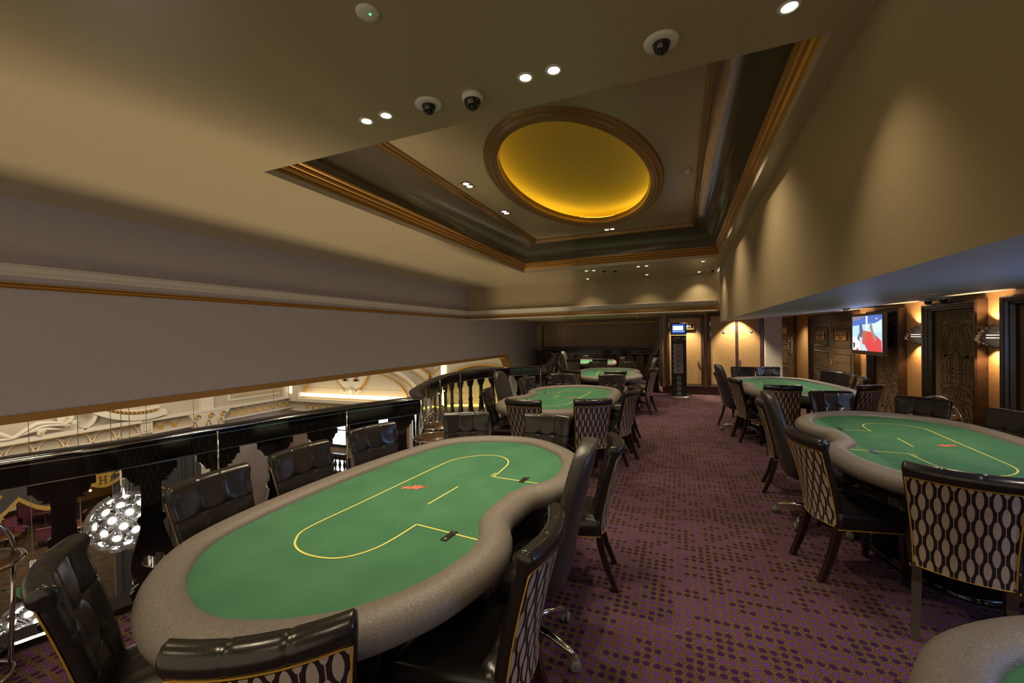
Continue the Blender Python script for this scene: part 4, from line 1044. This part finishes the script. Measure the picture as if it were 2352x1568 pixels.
for j in range(4):
    z_ = .48-j*.138
    b = MB().lathe([(.046, 0), (.046, .003), (.056, .003), (.056, 0)], (0, 0, 0), 24); b.lathe([(.0, .003), (.016, .003), (.018, 0)], (0, (.012 if j % 2 else 0), 0), 12); b.box((-.03, -.012, 0), (.03, -.002, .003))
    b.build('round_pictogram', M['cardfr'], k).matrix_local = Matrix.Translation((-.005, -.061, z_)) @ Matrix.Rotation(PI/2, 4, 'X')
s_ = thing('display_stand', 'tall dark display panel leaning sideways on a black stand beside the left tan door', 'display stand', (-.80, 12.35, 0))
MB().box((-.02, -.10, 0), (.26, .20, .05)).build('base', M['matblack'], s_, bevel=.01)
MB().box((.06, -.03, .05), (.24, .12, 1.05)).build('post', M['matblack'], s_, bevel=.01)
mxl = Matrix.Translation((.07, 0, 1.0)) @ Matrix.Rotation(.39, 4, 'Y')
MB().box((-.045, -.22, -.60), (.045, .30, .62), mx=mxl).build('leaning_panel', M['frame'], s_, bevel=.01)
MB().box((.047, -.19, -.55), (.05, .27, .57), mx=mxl).build('panel_face', M['matblack'], s_)

# ------------------------------------------------------------------ the hall beyond the balcony
HX, HY, HZ = -20.9, 17.2, -8.5
struct(MB().box((-38, -6, HZ-.1), (-2.0, HY+.3, HZ)).build('floor_hall', M['hallfloor']))
struct(MB().box((HX-.3, 2.0, -2.25), (HX, HY, 7)).build('wall_hall_left', M['cream']))
struct(MB().box((HX-.3, 10.9, HZ), (HX, HY, -2.25)).build('wall_hall_left_lower', M['dimwall']))
struct(MB().box((HX-.3, HY, -2.4), (-5.9, HY+.3, 7)).build('wall_hall_far', M['cream']))
struct(MB().box((HX-.3, HY, HZ), (-5.9, HY+.3, -2.4)).build('wall_hall_far_lower', M['dimwall']))
struct(MB().box((-38, HY, -1), (-5.5, HY+.01, -.99)).build('trim_40', M['cream']))
struct(MB().box((HX-.3, -6, 6.9), (-6.2, HY, 7.1)).build('ceiling_hall', M['cream']))
struct(MB().box((-5.0, -6, HZ), (-4.7, HY, -1.2)).build('wall_hall_right', M['cream']))
YZ = Matrix(((0, 0, 1, 0), (1, 0, 0, 0), (0, 1, 0, 0), (0, 0, 0, 1)))       # (y, z, x-depth) prism
def lw(name, mate, fn, kind='trim'):
    b = MB(); fn(b); o = b.build(name, mate); return struct(o)
def arc_band(b, yc, zc_, r0, r1, x0, x1, a0=0, a1=PI, n=16, sz=1.0):
    p0 = [(yc+r0*math.cos(a0+(a1-a0)*k/n), zc_+sz*r0*math.sin(a0+(a1-a0)*k/n)) for k in range(n+1)]
    p1 = [(yc+r1*math.cos(a0+(a1-a0)*k/n), zc_+sz*r1*math.sin(a0+(a1-a0)*k/n)) for k in range(n+1)]
    for k in range(n): b.prism([p0[k], p0[k+1], p1[k+1], p1[k]], x0, x1, 0, b.MX)
# arcade parapet on the left wall
def f(b):
    b.MX = YZ; b.box((HX, 2.0, -1.62), (HX+.30, 9.85, -1.47)); b.box((HX, 2.0, -2.16), (HX+.16, 9.85, -2.06))
    for k in range(11):
        yc = 2.85+.745*k-.36+.0; yc = 9.50-.745*k
        arc_band(b, yc, -2.05, .30, .345, HX, HX+.06, sz=1.18); arc_band(b, yc, -2.05, .375, .40, HX, HX+.05, sz=1.06)
        b.box((HX, yc-.42, -2.08), (HX+.34, yc-.34, -2.03))
lw('trim_20', M['creamw'], f)
def f(b):
    b.MX = YZ
    for k in range(11):
        yc = 9.50-.745*k; arc_band(b, yc, -2.05, .345, .358, HX, HX+.062, sz=1.15); arc_band(b, yc, -2.05, .285, .30, HX, HX+.05, sz=1.18)
    b.box((HX+.30, 2.0, -1.645), (HX+.31, 9.85, -1.63)); b.box((HX+.16, 2, -2.13), (HX+.165, 9.85, -2.11))
lw('trim_21', M['hallgold'], f)
def f(b):
    for k in range(90): b.box((HX, 9.8-.085*k, -1.60-.035), (HX+.27, 9.8-.085*k-.04, -1.60))
lw('trim_22', M['hallbrown'], f)
# scrolled foliage on top of the arcade, and the little round boss
def f(b):
    def strokey(pts, w, x=HX+.30):
        P = cr(pts, 5, False); b.tube([(x, p[0], p[1]) for p in P], w, 7, rr=[w*(.35+.65*math.sin(PI*min(1, (i+2)/(len(P)))) ) for i in range(len(P))])
    strokey([(5.9, -1.40), (6.3, -1.40), (6.6, -1.20), (6.9, -1.05), (7.4, -1.12), (7.7, -1.28)], .085)
    strokey([(6.1, -1.43), (6.6, -1.32), (7.0, -1.16), (7.5, -1.22), (7.6, -1.32)], .06)
    strokey([(6.5, -1.35), (6.9, -1.26), (7.2, -1.30), (7.45, -1.36)], .055)
    strokey([(5.6, -1.0), (5.9, -1.15), (6.2, -1.35), (6.35, -1.42)], .09); strokey([(5.5, -1.3), (5.8, -1.42), (6.1, -1.40)], .07)
    for yc, zc_, r in ((6.95, -1.38, .11), (5.75, -1.36, .13), (7.82, -1.20, .09)):
        b.tube([(HX+.33, yc+r*(1-k/20)*math.cos(k*.7), zc_+r*(1-k/20)*math.sin(k*.7)) for k in range(18)], .030, 6)
    b.MX = YZ; arc_band(b, 7.6, -.98, 0.0, .22, HX, HX+.25, 0, 2*PI, 20)
    arc_band(b, 7.85, -.95, .50, .62, HX, HX+.30, -1.2, .8, 14)
lw('trim_23', M['creamw'], f)
def f(b):
    for yc, zc_ in ((6.95, -1.38), (5.75, -1.36), (7.6, -.98)): b.lathe([(0, .03), (.03, .02), (.035, 0)], (0, 0, 0), 10)
    b.v = [(HX+.36+v[2], (6.95, 5.75, 7.6)[i//30]+v[0], (-1.38, -1.36, -.98)[i//30]+v[1]) for i, v in enumerate(b.v)]
lw('trim_24', M['hallgold'], f)
# curved pediment with dentils, then frieze, capital, frieze
def f(b):
    b.MX = YZ; arc_band(b, 10.0, 1.35, 2.62, 2.85, HX, HX+.34, -2.35, -1.30, 18); arc_band(b, 10.0, 1.35, 2.42, 2.50, HX, HX+.20, -2.35, -1.35, 18)
    b.box((HX, 9.85, -1.62), (HX+.26, 17.2, -1.50)); b.box((HX, 9.85, -2.2), (HX+.14, 17.2, -2.12))
    b.box((HX, 9.85, -2.1), (HX+.22, 10.25, -1.6)); b.box((HX, 13.5, -1.30), (HX+.05, 13.62, -.4)); b.box((HX, 13.62, -1.30), (HX+.05, 16.4, -1.22))
    b.box((HX, 12.2, -1.5), (HX+.18, 12.75, 2.5)); b.box((HX, 16.55, -1.5), (HX+.16, 16.8, 2))
    b.prism([(11.65, -1.62), (13.5, -1.62), (13.4, -1.75), (13.2, -1.95), (13.15, -2.5), (11.85, -2.5), (11.8, -1.95), (11.7, -1.75)], HX, HX+.24, 0, YZ)
    b.box((HX, 11.9, -8.5), (HX+.2, 13.1, -2.5))
lw('trim_25', M['creamw'], f)
def f(b):
    for k in range(16):
        a = -2.25+.055*k; b.box((HX+.20, 10+2.55*math.cos(a)-.03, 1.35+2.55*math.sin(a)-.03), (HX+.33, 10+2.55*math.cos(a)+.03, 1.35+2.55*math.sin(a)+.04))
    b.box((HX+.22, 9.93, -2.02), (HX+.225, 10.17, -2.0)).box((HX+.22, 9.93, -1.69), (HX+.225, 10.17, -1.67)).box((HX+.22, 9.93, -2.02), (HX+.225, 9.95, -1.67)).box((HX+.22, 10.15, -2.02), (HX+.225, 10.17, -1.67))
    b.box((HX+.05, 13.75, -1.12), (HX+.06, 16.2, -1.09)).box((HX+.05, 16.17, -1.1), (HX+.06, 16.2, 0))
    def swag(y0, w, zt, dx):
        n = 10
        for q in range(n):
            t0, t1 = q/n, (q+1)/n; s0, s1 = math.sin(PI*t0), math.sin(PI*t1)
            b.add([(dx, y0+w*t0, zt-.16*s0), (dx, y0+w*t1, zt-.16*s1), (dx, y0+w*t1, zt-.17-.20*s1-.03), (dx, y0+w*t0, zt-.17-.20*s0+.02)][::1] if False else [(dx, y0+w*t0, zt-.20*s0), (dx, y0+w*t1, zt-.20*s1), (dx, y0+w*t1, zt-.04-.31*s1), (dx, y0+w*t0, zt-.04-.31*s0)], [(0, 1, 2, 3)])
        b.tube([(dx, y0+w*(.12+.05*q), zt+.02+.04*math.sin(q*.9)) for q in range(14)], .012, 5)
        b.add([(dx, y0-.02, zt), (dx, y0+.02, zt), (dx, y0+.03, zt-.2), (dx, y0, zt-.26), (dx, y0-.03, zt-.2)], [tuple(range(5))])
    for y0 in (10.38, 10.92): swag(y0, .5, -1.72, HX+.02)
    for k in range(8): swag(13.62+.43*k, .40, -1.76, HX+.02)
    for yc in (11.95, 12.55, 13.1):
        b.tube([(HX+.27, yc+.15*(1-q/16)*math.cos(q*.55), -1.82+.15*(1-q/16)*math.sin(q*.55)) for q in range(14)], .03, 6)
        b.tube([(HX+.27, yc-.22+.22*q/8, -2.25+.28*math.sin(q/8*PI)) for q in range(9)], .022, 6)
lw('trim_26', M['hallgold'], f)
# far wall of the hall: frieze, lit cove, great arch with monogram medallion, lit niche
XZ = Matrix(((1, 0, 0, 0), (0, 0, -1, 0), (0, 1, 0, 0), (0, 0, 0, 1)))      # (x, z, towards viewer)
def f(b):
    b.MX = Matrix.Translation((0, HY, 0)) @ XZ
    b.box((HX, HY-.30, -1.80), (-12.0, HY, -1.62)); b.box((HX, HY-.14, -2.36), (-12, HY, -2.26))
    b.box((HX, HY-.30, -1.62), (-20.1, HY, 2)); 
    arc_band(b, -16.3, -1.5, 5.35, 5.75, 0, .25, .0, PI, 40, .45); arc_band(b, -16.3, -1.5, 4.2, 4.5, 0, .12, .0, PI, 40, .45)
    arc_band(b, -8.3, -1.5, 2.9, 3.5, 0, .25, 0, PI, 30, .66); b.box((-11.0, HY-.26, -8.5), (-10.45, HY, .4))
    b.box((-12.6, HY-.2, HZ), (-11.9, HY, -1.6))
    arc_band(b, -16.36, .12, 1.05, 1.17, 0, .12, 0, 2*PI, 40)
lw('trim_27', M['creamw'], f)
def f(b):
    b.MX = Matrix.Translation((0, HY, 0)) @ XZ
    for r0, r1 in ((5.75, 5.87), (5.25, 5.35), (4.12, 4.2), (3.55, 3.60)): arc_band(b, -16.3, -1.5, r0, r1, .02, .27 if r0 > 5 else .14, .0, PI, 40, .45)
    for r0, r1 in ((3.5, 3.6), (2.78, 2.9), (2.3, 2.34)): arc_band(b, -8.3, -1.5, r0, r1, .02, .27, 0, PI, 30, .66)
    arc_band(b, -16.36, .12, 1.17, 1.24, 0, .14, 0, 2*PI, 40)
    def swag(x0, w, zt):
        dy = HY-.03; n = 10
        for q in range(n):
            t0, t1 = q/n, (q+1)/n; s0, s1 = math.sin(PI*t0), math.sin(PI*t1)
            b.add([(x0+w*t0, dy, zt-.20*s0), (x0+w*t1, dy, zt-.20*s1), (x0+w*t1, dy, zt-.04-.31*s1), (x0+w*t0, dy, zt-.04-.31*s0)], [(0, 1, 2, 3)])
        b.tube([(x0+w*(.12+.05*q), dy, zt+.02+.04*math.sin(q*.9)) for q in range(14)], .012, 5)
    for k in range(18): swag(-19.95+.46*k, .42, -1.90)
lw('trim_28', M['hallgold'], f)
struct(MB().box((-20.0, HY-.22, -1.50), (-10.9, HY-.16, -1.30)).build('trim_29', M['ledwarm']))
struct(MB().box((-20.75, HY-.32, -1.35), (-20.55, HY-.30, 0)).build('trim_30', M['ledwarm']))
struct(MB().box((-10.62, HY-.29, -2.0), (-10.35, HY-.27, .5)).build('trim_31', M['ledwarm']))
mo = thing('monogram_medallion', 'gilded serif H monogram medallion on the far hall arch above the lit cove', 'wall ornament', (-16.36, HY-.13, .12))
MB().add([(1.05*math.cos(a), 0, 1.05*math.sin(a)) for a in [q*PI/20 for q in range(40)]], [tuple(range(40))]).build('disc', M['creamw'], mo)
def bigH(s, y=-.02, th=.02):
    b = MB()
    for sx in (-1, 1):
        b.box((sx*.30*s-.075*s, y-th, -.55*s), (sx*.30*s+.075*s, y, .55*s)); b.box((sx*.30*s-.17*s, y-th, -.55*s), (sx*.30*s+.17*s, y, -.48*s)); b.box((sx*.30*s-.17*s, y-th, .48*s), (sx*.30*s+.17*s, y, .55*s))
    b.box((-.3*s, y-th, -.04*s), (.3*s, y, .04*s)); return b
bigH(1.25).build('letter', M['hallbrown'], mo)
b = MB()
for sg in (-1, 1):
    b.tube([(sg*(.1+.5*q/10), -.05, -1.25+.09*math.sin(q*.8)) for q in range(11)], .05, 6); b.tube([(sg*(.62+.10*(1-q/12)*math.cos(q*.6)), -.05, -1.25+.10*(1-q/12)*math.sin(q*.6)) for q in range(10)], .035, 6)
for q in range(7): b.tube([(0, -.06, -1.35), (.22*math.cos(PI*q/6), -.08, -1.28+.24*math.sin(PI*q/6))], .045, 6)
b.build('shell_cartouche', M['creamw'], mo)
# glowing niche on the right of the hall
def f(b):
    b.grid([[(-8.3-2.6*math.cos(a), HY-.05-1.3*math.sin(a)*0-(1.5-1.5*math.sin(a)), z) for a in [k*PI/20 for k in range(21)]] for z in (-8.5, -1.55)])
lw('wall_niche', M['cream'], f)
def f(b):
    b.grid([[(-8.3-2.55*math.cos(a), HY-.10-(1.5-1.5*math.sin(a)), z) for a in [k*PI/20 for k in range(21)]] for z in (-1.58, -1.50)])
lw('trim_32', M['lednic'], f)
lamp('niche_glow', 'AREA', (-8.3, HY-.75, -1.40), 20, (1.0, .72, .12), (0, .35, 1), 3.2, sy=.4)
lamp('cove_glow', 'AREA', (-15.5, HY-.45, -1.25), 16, (1.0, .80, .45), (0, .5, 1), 7.5, sy=.3)
# windows in the far wall
wn = 1
for (x0, x1, z0, z1) in ((-19.35, -18.25, -3.9, -2.5), (-17.8, -16.85, -4.1, -2.45), (-16.6, -15.3, -3.1, -2.5), (-14.6, -13.7, -3.3, -2.45), (-17.75, -16.9, -6.6, -4.9), (-9.9, -8.9, -3.0, -2.5)):
    w_ = MB().box((x0-.25, HY-.08, z0-.12), (x1+.25, HY, z1+.1)).build('window_%d' % wn, M['matblack']); struct(w_); wn += 1
    nx_, nz_ = 2, max(1, round((z1-z0)/.8))
    for i in range(nx_):
        for j in range(nz_):
            a, c_ = x0+(x1-x0)*i/nx_, x0+(x1-x0)*(i+1)/nx_; e, g_ = z0+(z1-z0)*j/nz_, z0+(z1-z0)*(j+1)/nz_
            MB().box((a+.02, HY-.10, e+.03), (c_-.02, HY-.09, g_-.03)).build('pane', M['winlit'], w_)
def f(b):
    b.box((-18.6, HY-1.2, -5.3), (-15.9, HY-1.0, -5.15)).box((-18.6, HY-1.2, -4.35), (-15.9, HY-1.0, -4.22)).box((-18.6, HY-1.2, HZ), (-15.9, HY-1.05, -5.3))
    for k in range(9): b.lathe([(.07, 0), (.03, .12), (.08, .35), (.03, .6), (.07, .8)], (-18.4+.3*k, HY-1.1, -5.15), 8)
lw('trim_33', M['darkwood'], f)
# lower part of the hall's left side: dark scrolled pelmet, drapes, bar room behind
PX = -20.6
b = MB(); top = -2.2; pts = [(2.0, top), (2.0, -3.4)]
for y0, y1, sag in ((2.0, 3.5, .5), (3.5, 4.95, .5), (4.95, 6.36, .55), (6.36, 8.0, .6), (8.0, 9.25, .30)):
    for q in range(9): pts.append((y0+(y1-y0)*q/8, -3.38-sag*math.sin(PI*q/8)))
pts += [(9.4, -3.5), (9.83, -4.25), (10.5, -4.9), (11.2, -5.3), (11.2, top)]
up = [p for p in pts[1:-1]]
b.prism(pts, PX, PX+.05, 0, YZ)
pel = b.build('stage_pelmet', M['blackdrape']); tag(pel, 'black scalloped pelmet with gold H crests and bullion fringe down in the hall', 'pelmet')
b = MB()
for p, q in zip(up, up[1:]): b.add([(PX+.07, p[0], p[1]), (PX+.07, q[0], q[1]), (PX+.07, q[0], q[1]-.16), (PX+.07, p[0], p[1]-.16)], [(0, 1, 2, 3)])
b.build('bullion_fringe', M['fringe'], pel)
b = MB()
for p, q in zip(up[-8:], up[-7:]): b.add([(PX+.075, p[0]+.12, p[1]+.28), (PX+.075, q[0]+.12, q[1]+.28), (PX+.075, q[0]+.12, q[1]+.20), (PX+.075, p[0]+.12, p[1]+.20)], [(0, 1, 2, 3)])
for (ya, yb_) in ((5.2, 6.15), (6.30, 6.46), (6.6, 7.0), (8.8, 9.1)):
    for (z0, z1) in ((-2.62, -2.56), (-3.02, -2.96)): b.box((PX+.05, ya, z0), (PX+.07, yb_, z1))
    for y_ in (ya, yb_): b.box((PX+.05, y_-.03, -3.02), (PX+.07, y_+.03, -2.56))
b.build('gold_appliqué', M['hallgold'], pel).name = 'gold_applique'
for yc, zc_ in ((5.6, -3.45), (7.06, -3.50), (8.52, -3.45)):
    sh_ = [(-.42, .22), (-.30, .30), (-.12, .20), (0, .26), (.12, .20), (.30, .30), (.42, .22), (.32, .05), (.22, -.02), (.24, -.15), (.12, -.30), (0, -.34), (-.12, -.30), (-.24, -.15), (-.22, -.02), (-.32, .05)]
    c_ = MB().prism([(yc+p[0], zc_+p[1]) for p in sh_], PX+.05, PX+.08, 0, YZ).build('gold_crest', M['hallgold'], pel)
    h_ = bigH(.26); h_.v = [(PX+.085-v[1]*.3, yc+v[0], zc_-.08+v[2]) for v in h_.v]; h_.build('letter', M['blackdrape'], c_)
dr = MB(); 
rows = [[(PX-.05+.06*math.sin(y*19), y, z) for y in [8.9+.04*k for k in range(80)]] for z in (-2.4, -8.5)]
dr.grid(rows); dr = dr.build('stage_curtain', M['blackdrape']); tag(dr, 'black pleated stage curtain hanging right of the pelmet in the hall', 'curtain')
struct(MB().box((-36.2, 2, HZ), (-36, 18, 0)).build('wall_bar_far', M['hallwood']))
struct(MB().box((-36, 2, -3.4), (HX-.3, 18, -3.3)).build('ceiling_bar', M['hallwood']))
struct(MB().box((-36, 15.5, HZ), (HX-.3, 15.7, -3.3)).build('wall_bar_right', M['hallwood']))
lamp('bar_lamp', 'AREA', (-28, 10, -3.6), 260, (1.0, .70, .38), (0, 0, -1), 4.0)
# people-free bar room: booth, tables, chairs
bt = thing('booth_sofa', 'long plum button-backed booth sofa against the amber wall of the bar below', 'sofa', (-34.9, 11.75, HZ)); bt.scale = (.6, .5, .85)
b = MB(); rows = []
for k in range(21):
    a = PI*k/20; rows.append([(-.1+.9*0+1.2*math.sin(a)*-.35, -2.2*math.cos(a), .0), (-.1-1.2*math.sin(a)*.35, -2.2*math.cos(a), 1.15), (.12-1.2*math.sin(a)*.35, -2.2*math.cos(a)*.97, 1.15), (.12-1.2*math.sin(a)*.35, -2.2*math.cos(a)*.97, .5), (.65-1.2*math.sin(a)*.35, -2.2*math.cos(a)*.85, .5), (.65-1.2*math.sin(a)*.35, -2.2*math.cos(a)*.85, 0)])
b.grid(rows, smooth=False); b.build('upholstery', M['pink'], bt)
def lowtable(x, y, lb):
    t = thing('bar_table', lb, 'table', (x, y, HZ), group='round tables in the bar below')
    MB().lathe([(0, .76), (.55, .76), (.55, .72), (0, .72)], (0, 0, 0), 24).build('top', M['walnut'], t)
    MB().lathe([(.05, .72), (.05, .05), (.28, .03), (.28, 0)], (0, 0, 0), 14).build('pedestal', M['matblack'], t)
lowtable(-33.6, 11.4, 'round walnut table in front of the plum booth, seen through the balustrade')
lowtable(-29.2, 11.1, 'round table beside the plum chair left of the second baluster')
lowtable(-31.0, 9.1, 'round table at the far left edge between plum chairs')
def plum(x, y, rz, lb):
    t = thing('bar_chair', lb, 'chair', (x, y, HZ), rz, 'plum chairs in the bar below')
    MB().box((-.05, -.27, .40), (.5, .27, .52)).build('seat', M['pink'], t, bevel=.03)
    b = MB(); b.grid([[(-.10-.12*(z-.4)+.02*math.cos(y*34)*math.cos(z*34), y, z) for y in [-.27+.045*k for k in range(13)]] for z in [.40+.05*k for k in range(13)]]); b.grid([[(-.18-.12*(z-.4), y, z) for y in [-.27+.045*k for k in range(13)]] for z in [.40+.05*k for k in range(13)]])
    b.box((-.27, -.27, .98), (-.15, .27, 1.01)).build('buttoned_back', M['pink'], t)
    for sx in (0, .45):
        for sy in (-.22, .22): MB().box((sx-.02, sy-.02, 0), (sx+.02, sy+.02, .4)).build('leg', M['darkwood'], t)
plum(-29.8, 10.1, 2.6, 'plum buttoned chair nearest the left foreground chair, in the bar below'); plum(-32.0, 9.6, 2.2, 'plum buttoned chair at the far left of the bar below'); plum(-30.6, 11.7, -2.2, 'plum buttoned chair turned towards the walnut table by the baluster'); plum(-33.0, 10.0, .3, 'plum buttoned chair under the framed posters in the bar below')
for k, (y, z) in enumerate(((9.9, -7.1), (9.9, -8.0), (10.35, -7.1))):
    p_ = thing('framed_poster', ('upper framed poster at the far left of the bar wall', 'lower framed poster at the far left of the bar wall', 'framed poster next to the amber panelling')[k], 'picture', (-34.2, y, z-.0))
    MB().box((0, -.17, -.36), (.03, .17, .36)).build('frame', M['matblack'], p_); MB().box((.03, -.14, -.32), (.035, .14, .32)).build('print', M['ivory'], p_); MB().box((.035, .02, 0), (.038, .12, .2)).build('red_patch', M['orange'], p_)
struct(MB().box((-34.6, 9.4, HZ), (-34.21, 10.55, -6.5)).build('wall_bar_left', M['darkwood']))
for k, (y, z) in enumerate(((6.30, -3.62), (6.52, -3.62), (8.05, -4.02), (8.28, -4.05))):
    l_ = thing('bar_spotlight', ('small glowing bulb, first from the left under the pelmet', 'small glowing bulb, second from the left under the pelmet', 'small glowing bulb left of the chandelier pole', 'small glowing bulb nearest the chandelier pole')[k], 'light', (-21.6, y+.3, z-.05))
    MB().lathe([(0, .04), (.03, .03), (.04, 0), (.03, -.03), (0, -.04)], (0, 0, 0), 10).build('bulb', mat('amber_bulb', (1, .6, .2), .5, emit=(1, .6, .2), es=12), l_)
    MB().tube([(0, 0, .04), (0, 0, .66)], .008, 5).build('flex', M['matblack'], l_)
# gaming tables on the hall floor
for k, (x, y) in enumerate(((-22.3, 6.9), (-19.4, 5.6), (-17.5, 9.0))):
    t = thing('gaming_table', ('green gaming table on the hall floor far below, left', 'green gaming table on the hall floor near the lower left corner', 'green gaming table on the hall floor behind the balusters')[k], 'gaming table', (x, y, HZ), .5*k)
    MB().lathe([(0, .95), (1.0, .95)], (0, 0, 0), 30, sx=1.3, a0=0, a1=PI).build('felt', M['felt'], t); MB().lathe([(1.0, .95), (1.02, .99), (1.12, .99), (1.14, .9)], (0, 0, 0), 30, sx=1.3, a0=0, a1=PI).build('rail', M['matblack'], t)
    MB().box((-.6, .05, 0), (.6, .6, .93)).build('pedestal', M['black'], t)
lamp('hall_pool_light', 'SPOT', (-17, 7, -1.0), 200, (1, .8, .55), (-.2, 0, -1), .5, 100)
# ------------------------------------------------------------------ chandeliers: balls of mirrored shutters
def lamp_petal():
    o = None
    b = MB()
    for k in range(4):
        a = k*PI/2+.2; ca, sa = math.cos(a), math.sin(a)
        def pt(r, t_, z): return (r*ca-t_*sa, r*sa+t_*ca, z)
        b.add([pt(.045, -.042, .0), pt(.045, .042, .0), pt(.098, .058, .055), pt(.098, -.058, .055), pt(.047, -.042, -.001), pt(.047, .042, -.001), pt(.100, .058, .054), pt(.100, -.058, .054)], [(0, 1, 2, 3), (7, 6, 5, 4), (0, 4, 5, 1), (1, 5, 6, 2), (2, 6, 7, 3), (3, 7, 4, 0)])
    b.tube([(0, 0, -.06), (0, 0, -.01)], .012, 6)
    b.lathe([(.045, .0), (.03, -.02), (0, -.03)], (0, 0, 0), 12)
    return b
def chandelier(x, y, z, lb, R=.36):
    t = thing('chandelier', lb, 'chandelier', (x, y, z), group='mirrored ball chandeliers over the hall')
    MB().tube([(0, 0, .3), (0, 0, .95)], .033, 12).build('pole', M['chrome'], t)
    MB().tube([(0, 0, .95), (0, 0, 3.6)], .004, 5).build('suspension_cable', M['greycard'], t)
    MB().lathe([(0, .12), (.08, .09), (.12, 0), (.08, -.09), (0, -.12)], (0, 0, 0), 14).build('core', M['chrome'], t)
    MB().tube([(.05, .02, .3), (.08, .02, .95)], .004, 5).build('cable', M['greycard'], t)
    n = 60; first = None
    for k in range(n):
        zz = 1-2*(k+.5)/n; a = k*2.39996; r = math.sqrt(1-zz*zz); d = Vector((r*math.cos(a), r*math.sin(a), zz))
        mxx = Matrix.Translation(d*R) @ d.to_track_quat('Z', 'Y').to_matrix().to_4x4()
        global PET, DSC
        if PET is None: PET = lamp_petal().build('mirrored_shutters', M['shutter'], t); q = PET
        else: q = PET.copy(); COL.objects.link(q); q.parent = t
        q.matrix_local = mxx @ Matrix.Scale(.86, 4)
        if DSC is None: DSC = MB().lathe([(0, .018), (.050, .014), (.052, 0)], (0, 0, 0), 14).build('lit_disc', M['bulb'], q); e = DSC
        else: e = DSC.copy(); COL.objects.link(e); e.parent = q
    b = MB()
    for k in range(0, n):
        zz = 1-2*(k+.5)/n; a = k*2.39996; r = math.sqrt(1-zz*zz); b.tube([(0, 0, 0), (R*.85*r*math.cos(a), R*.85*r*math.sin(a), R*.85*zz)], .006, 5)
    b.build('arms', M['chrome'], t)
    return t
PET = DSC = None
chandelier(-7.5, 3.334, -.915, 'mirrored ball chandelier in full view through the balustrade at left')
chandelier(-8.6, 4.92, -2.51, 'lower mirrored ball chandelier peeping out behind the nearest rail-side chair')
chandelier(-8.6, 4.17, -3.0, 'mirrored ball chandelier seen under the heart-pierced baluster')
chandelier(-8.6, 2.78, -2.37, 'mirrored ball chandelier near the bottom left, behind the corner chair')
for x, y in ((-7.5, 3.33), (-8.6, 4.5)): lamp('chandelier_glow', 'POINT', (x, y, -.9 if x == -7.5 else -2.1), 3, NEUT, None, .35)
# thin suspension wires crossing the opening
for k, (y, x) in enumerate(((2.873, -7.5), (3.43, -7.5), (3.26, -7.6), (5.741, -7.5))):
    w_ = MB().tube([(x, y, -3), (x, y, 3)], .004, 5).build('suspension_wire', M['greycard'])
    tag(w_, ('thin vertical wire left of the chandelier pole, crossing the white arcade', 'thin vertical wire just right of the curved pediment', 'thin vertical wire left of its neighbour by the pediment', 'thin vertical wire in front of the gold garland frieze')[k], 'wire', 'suspension wires hanging in the hall')
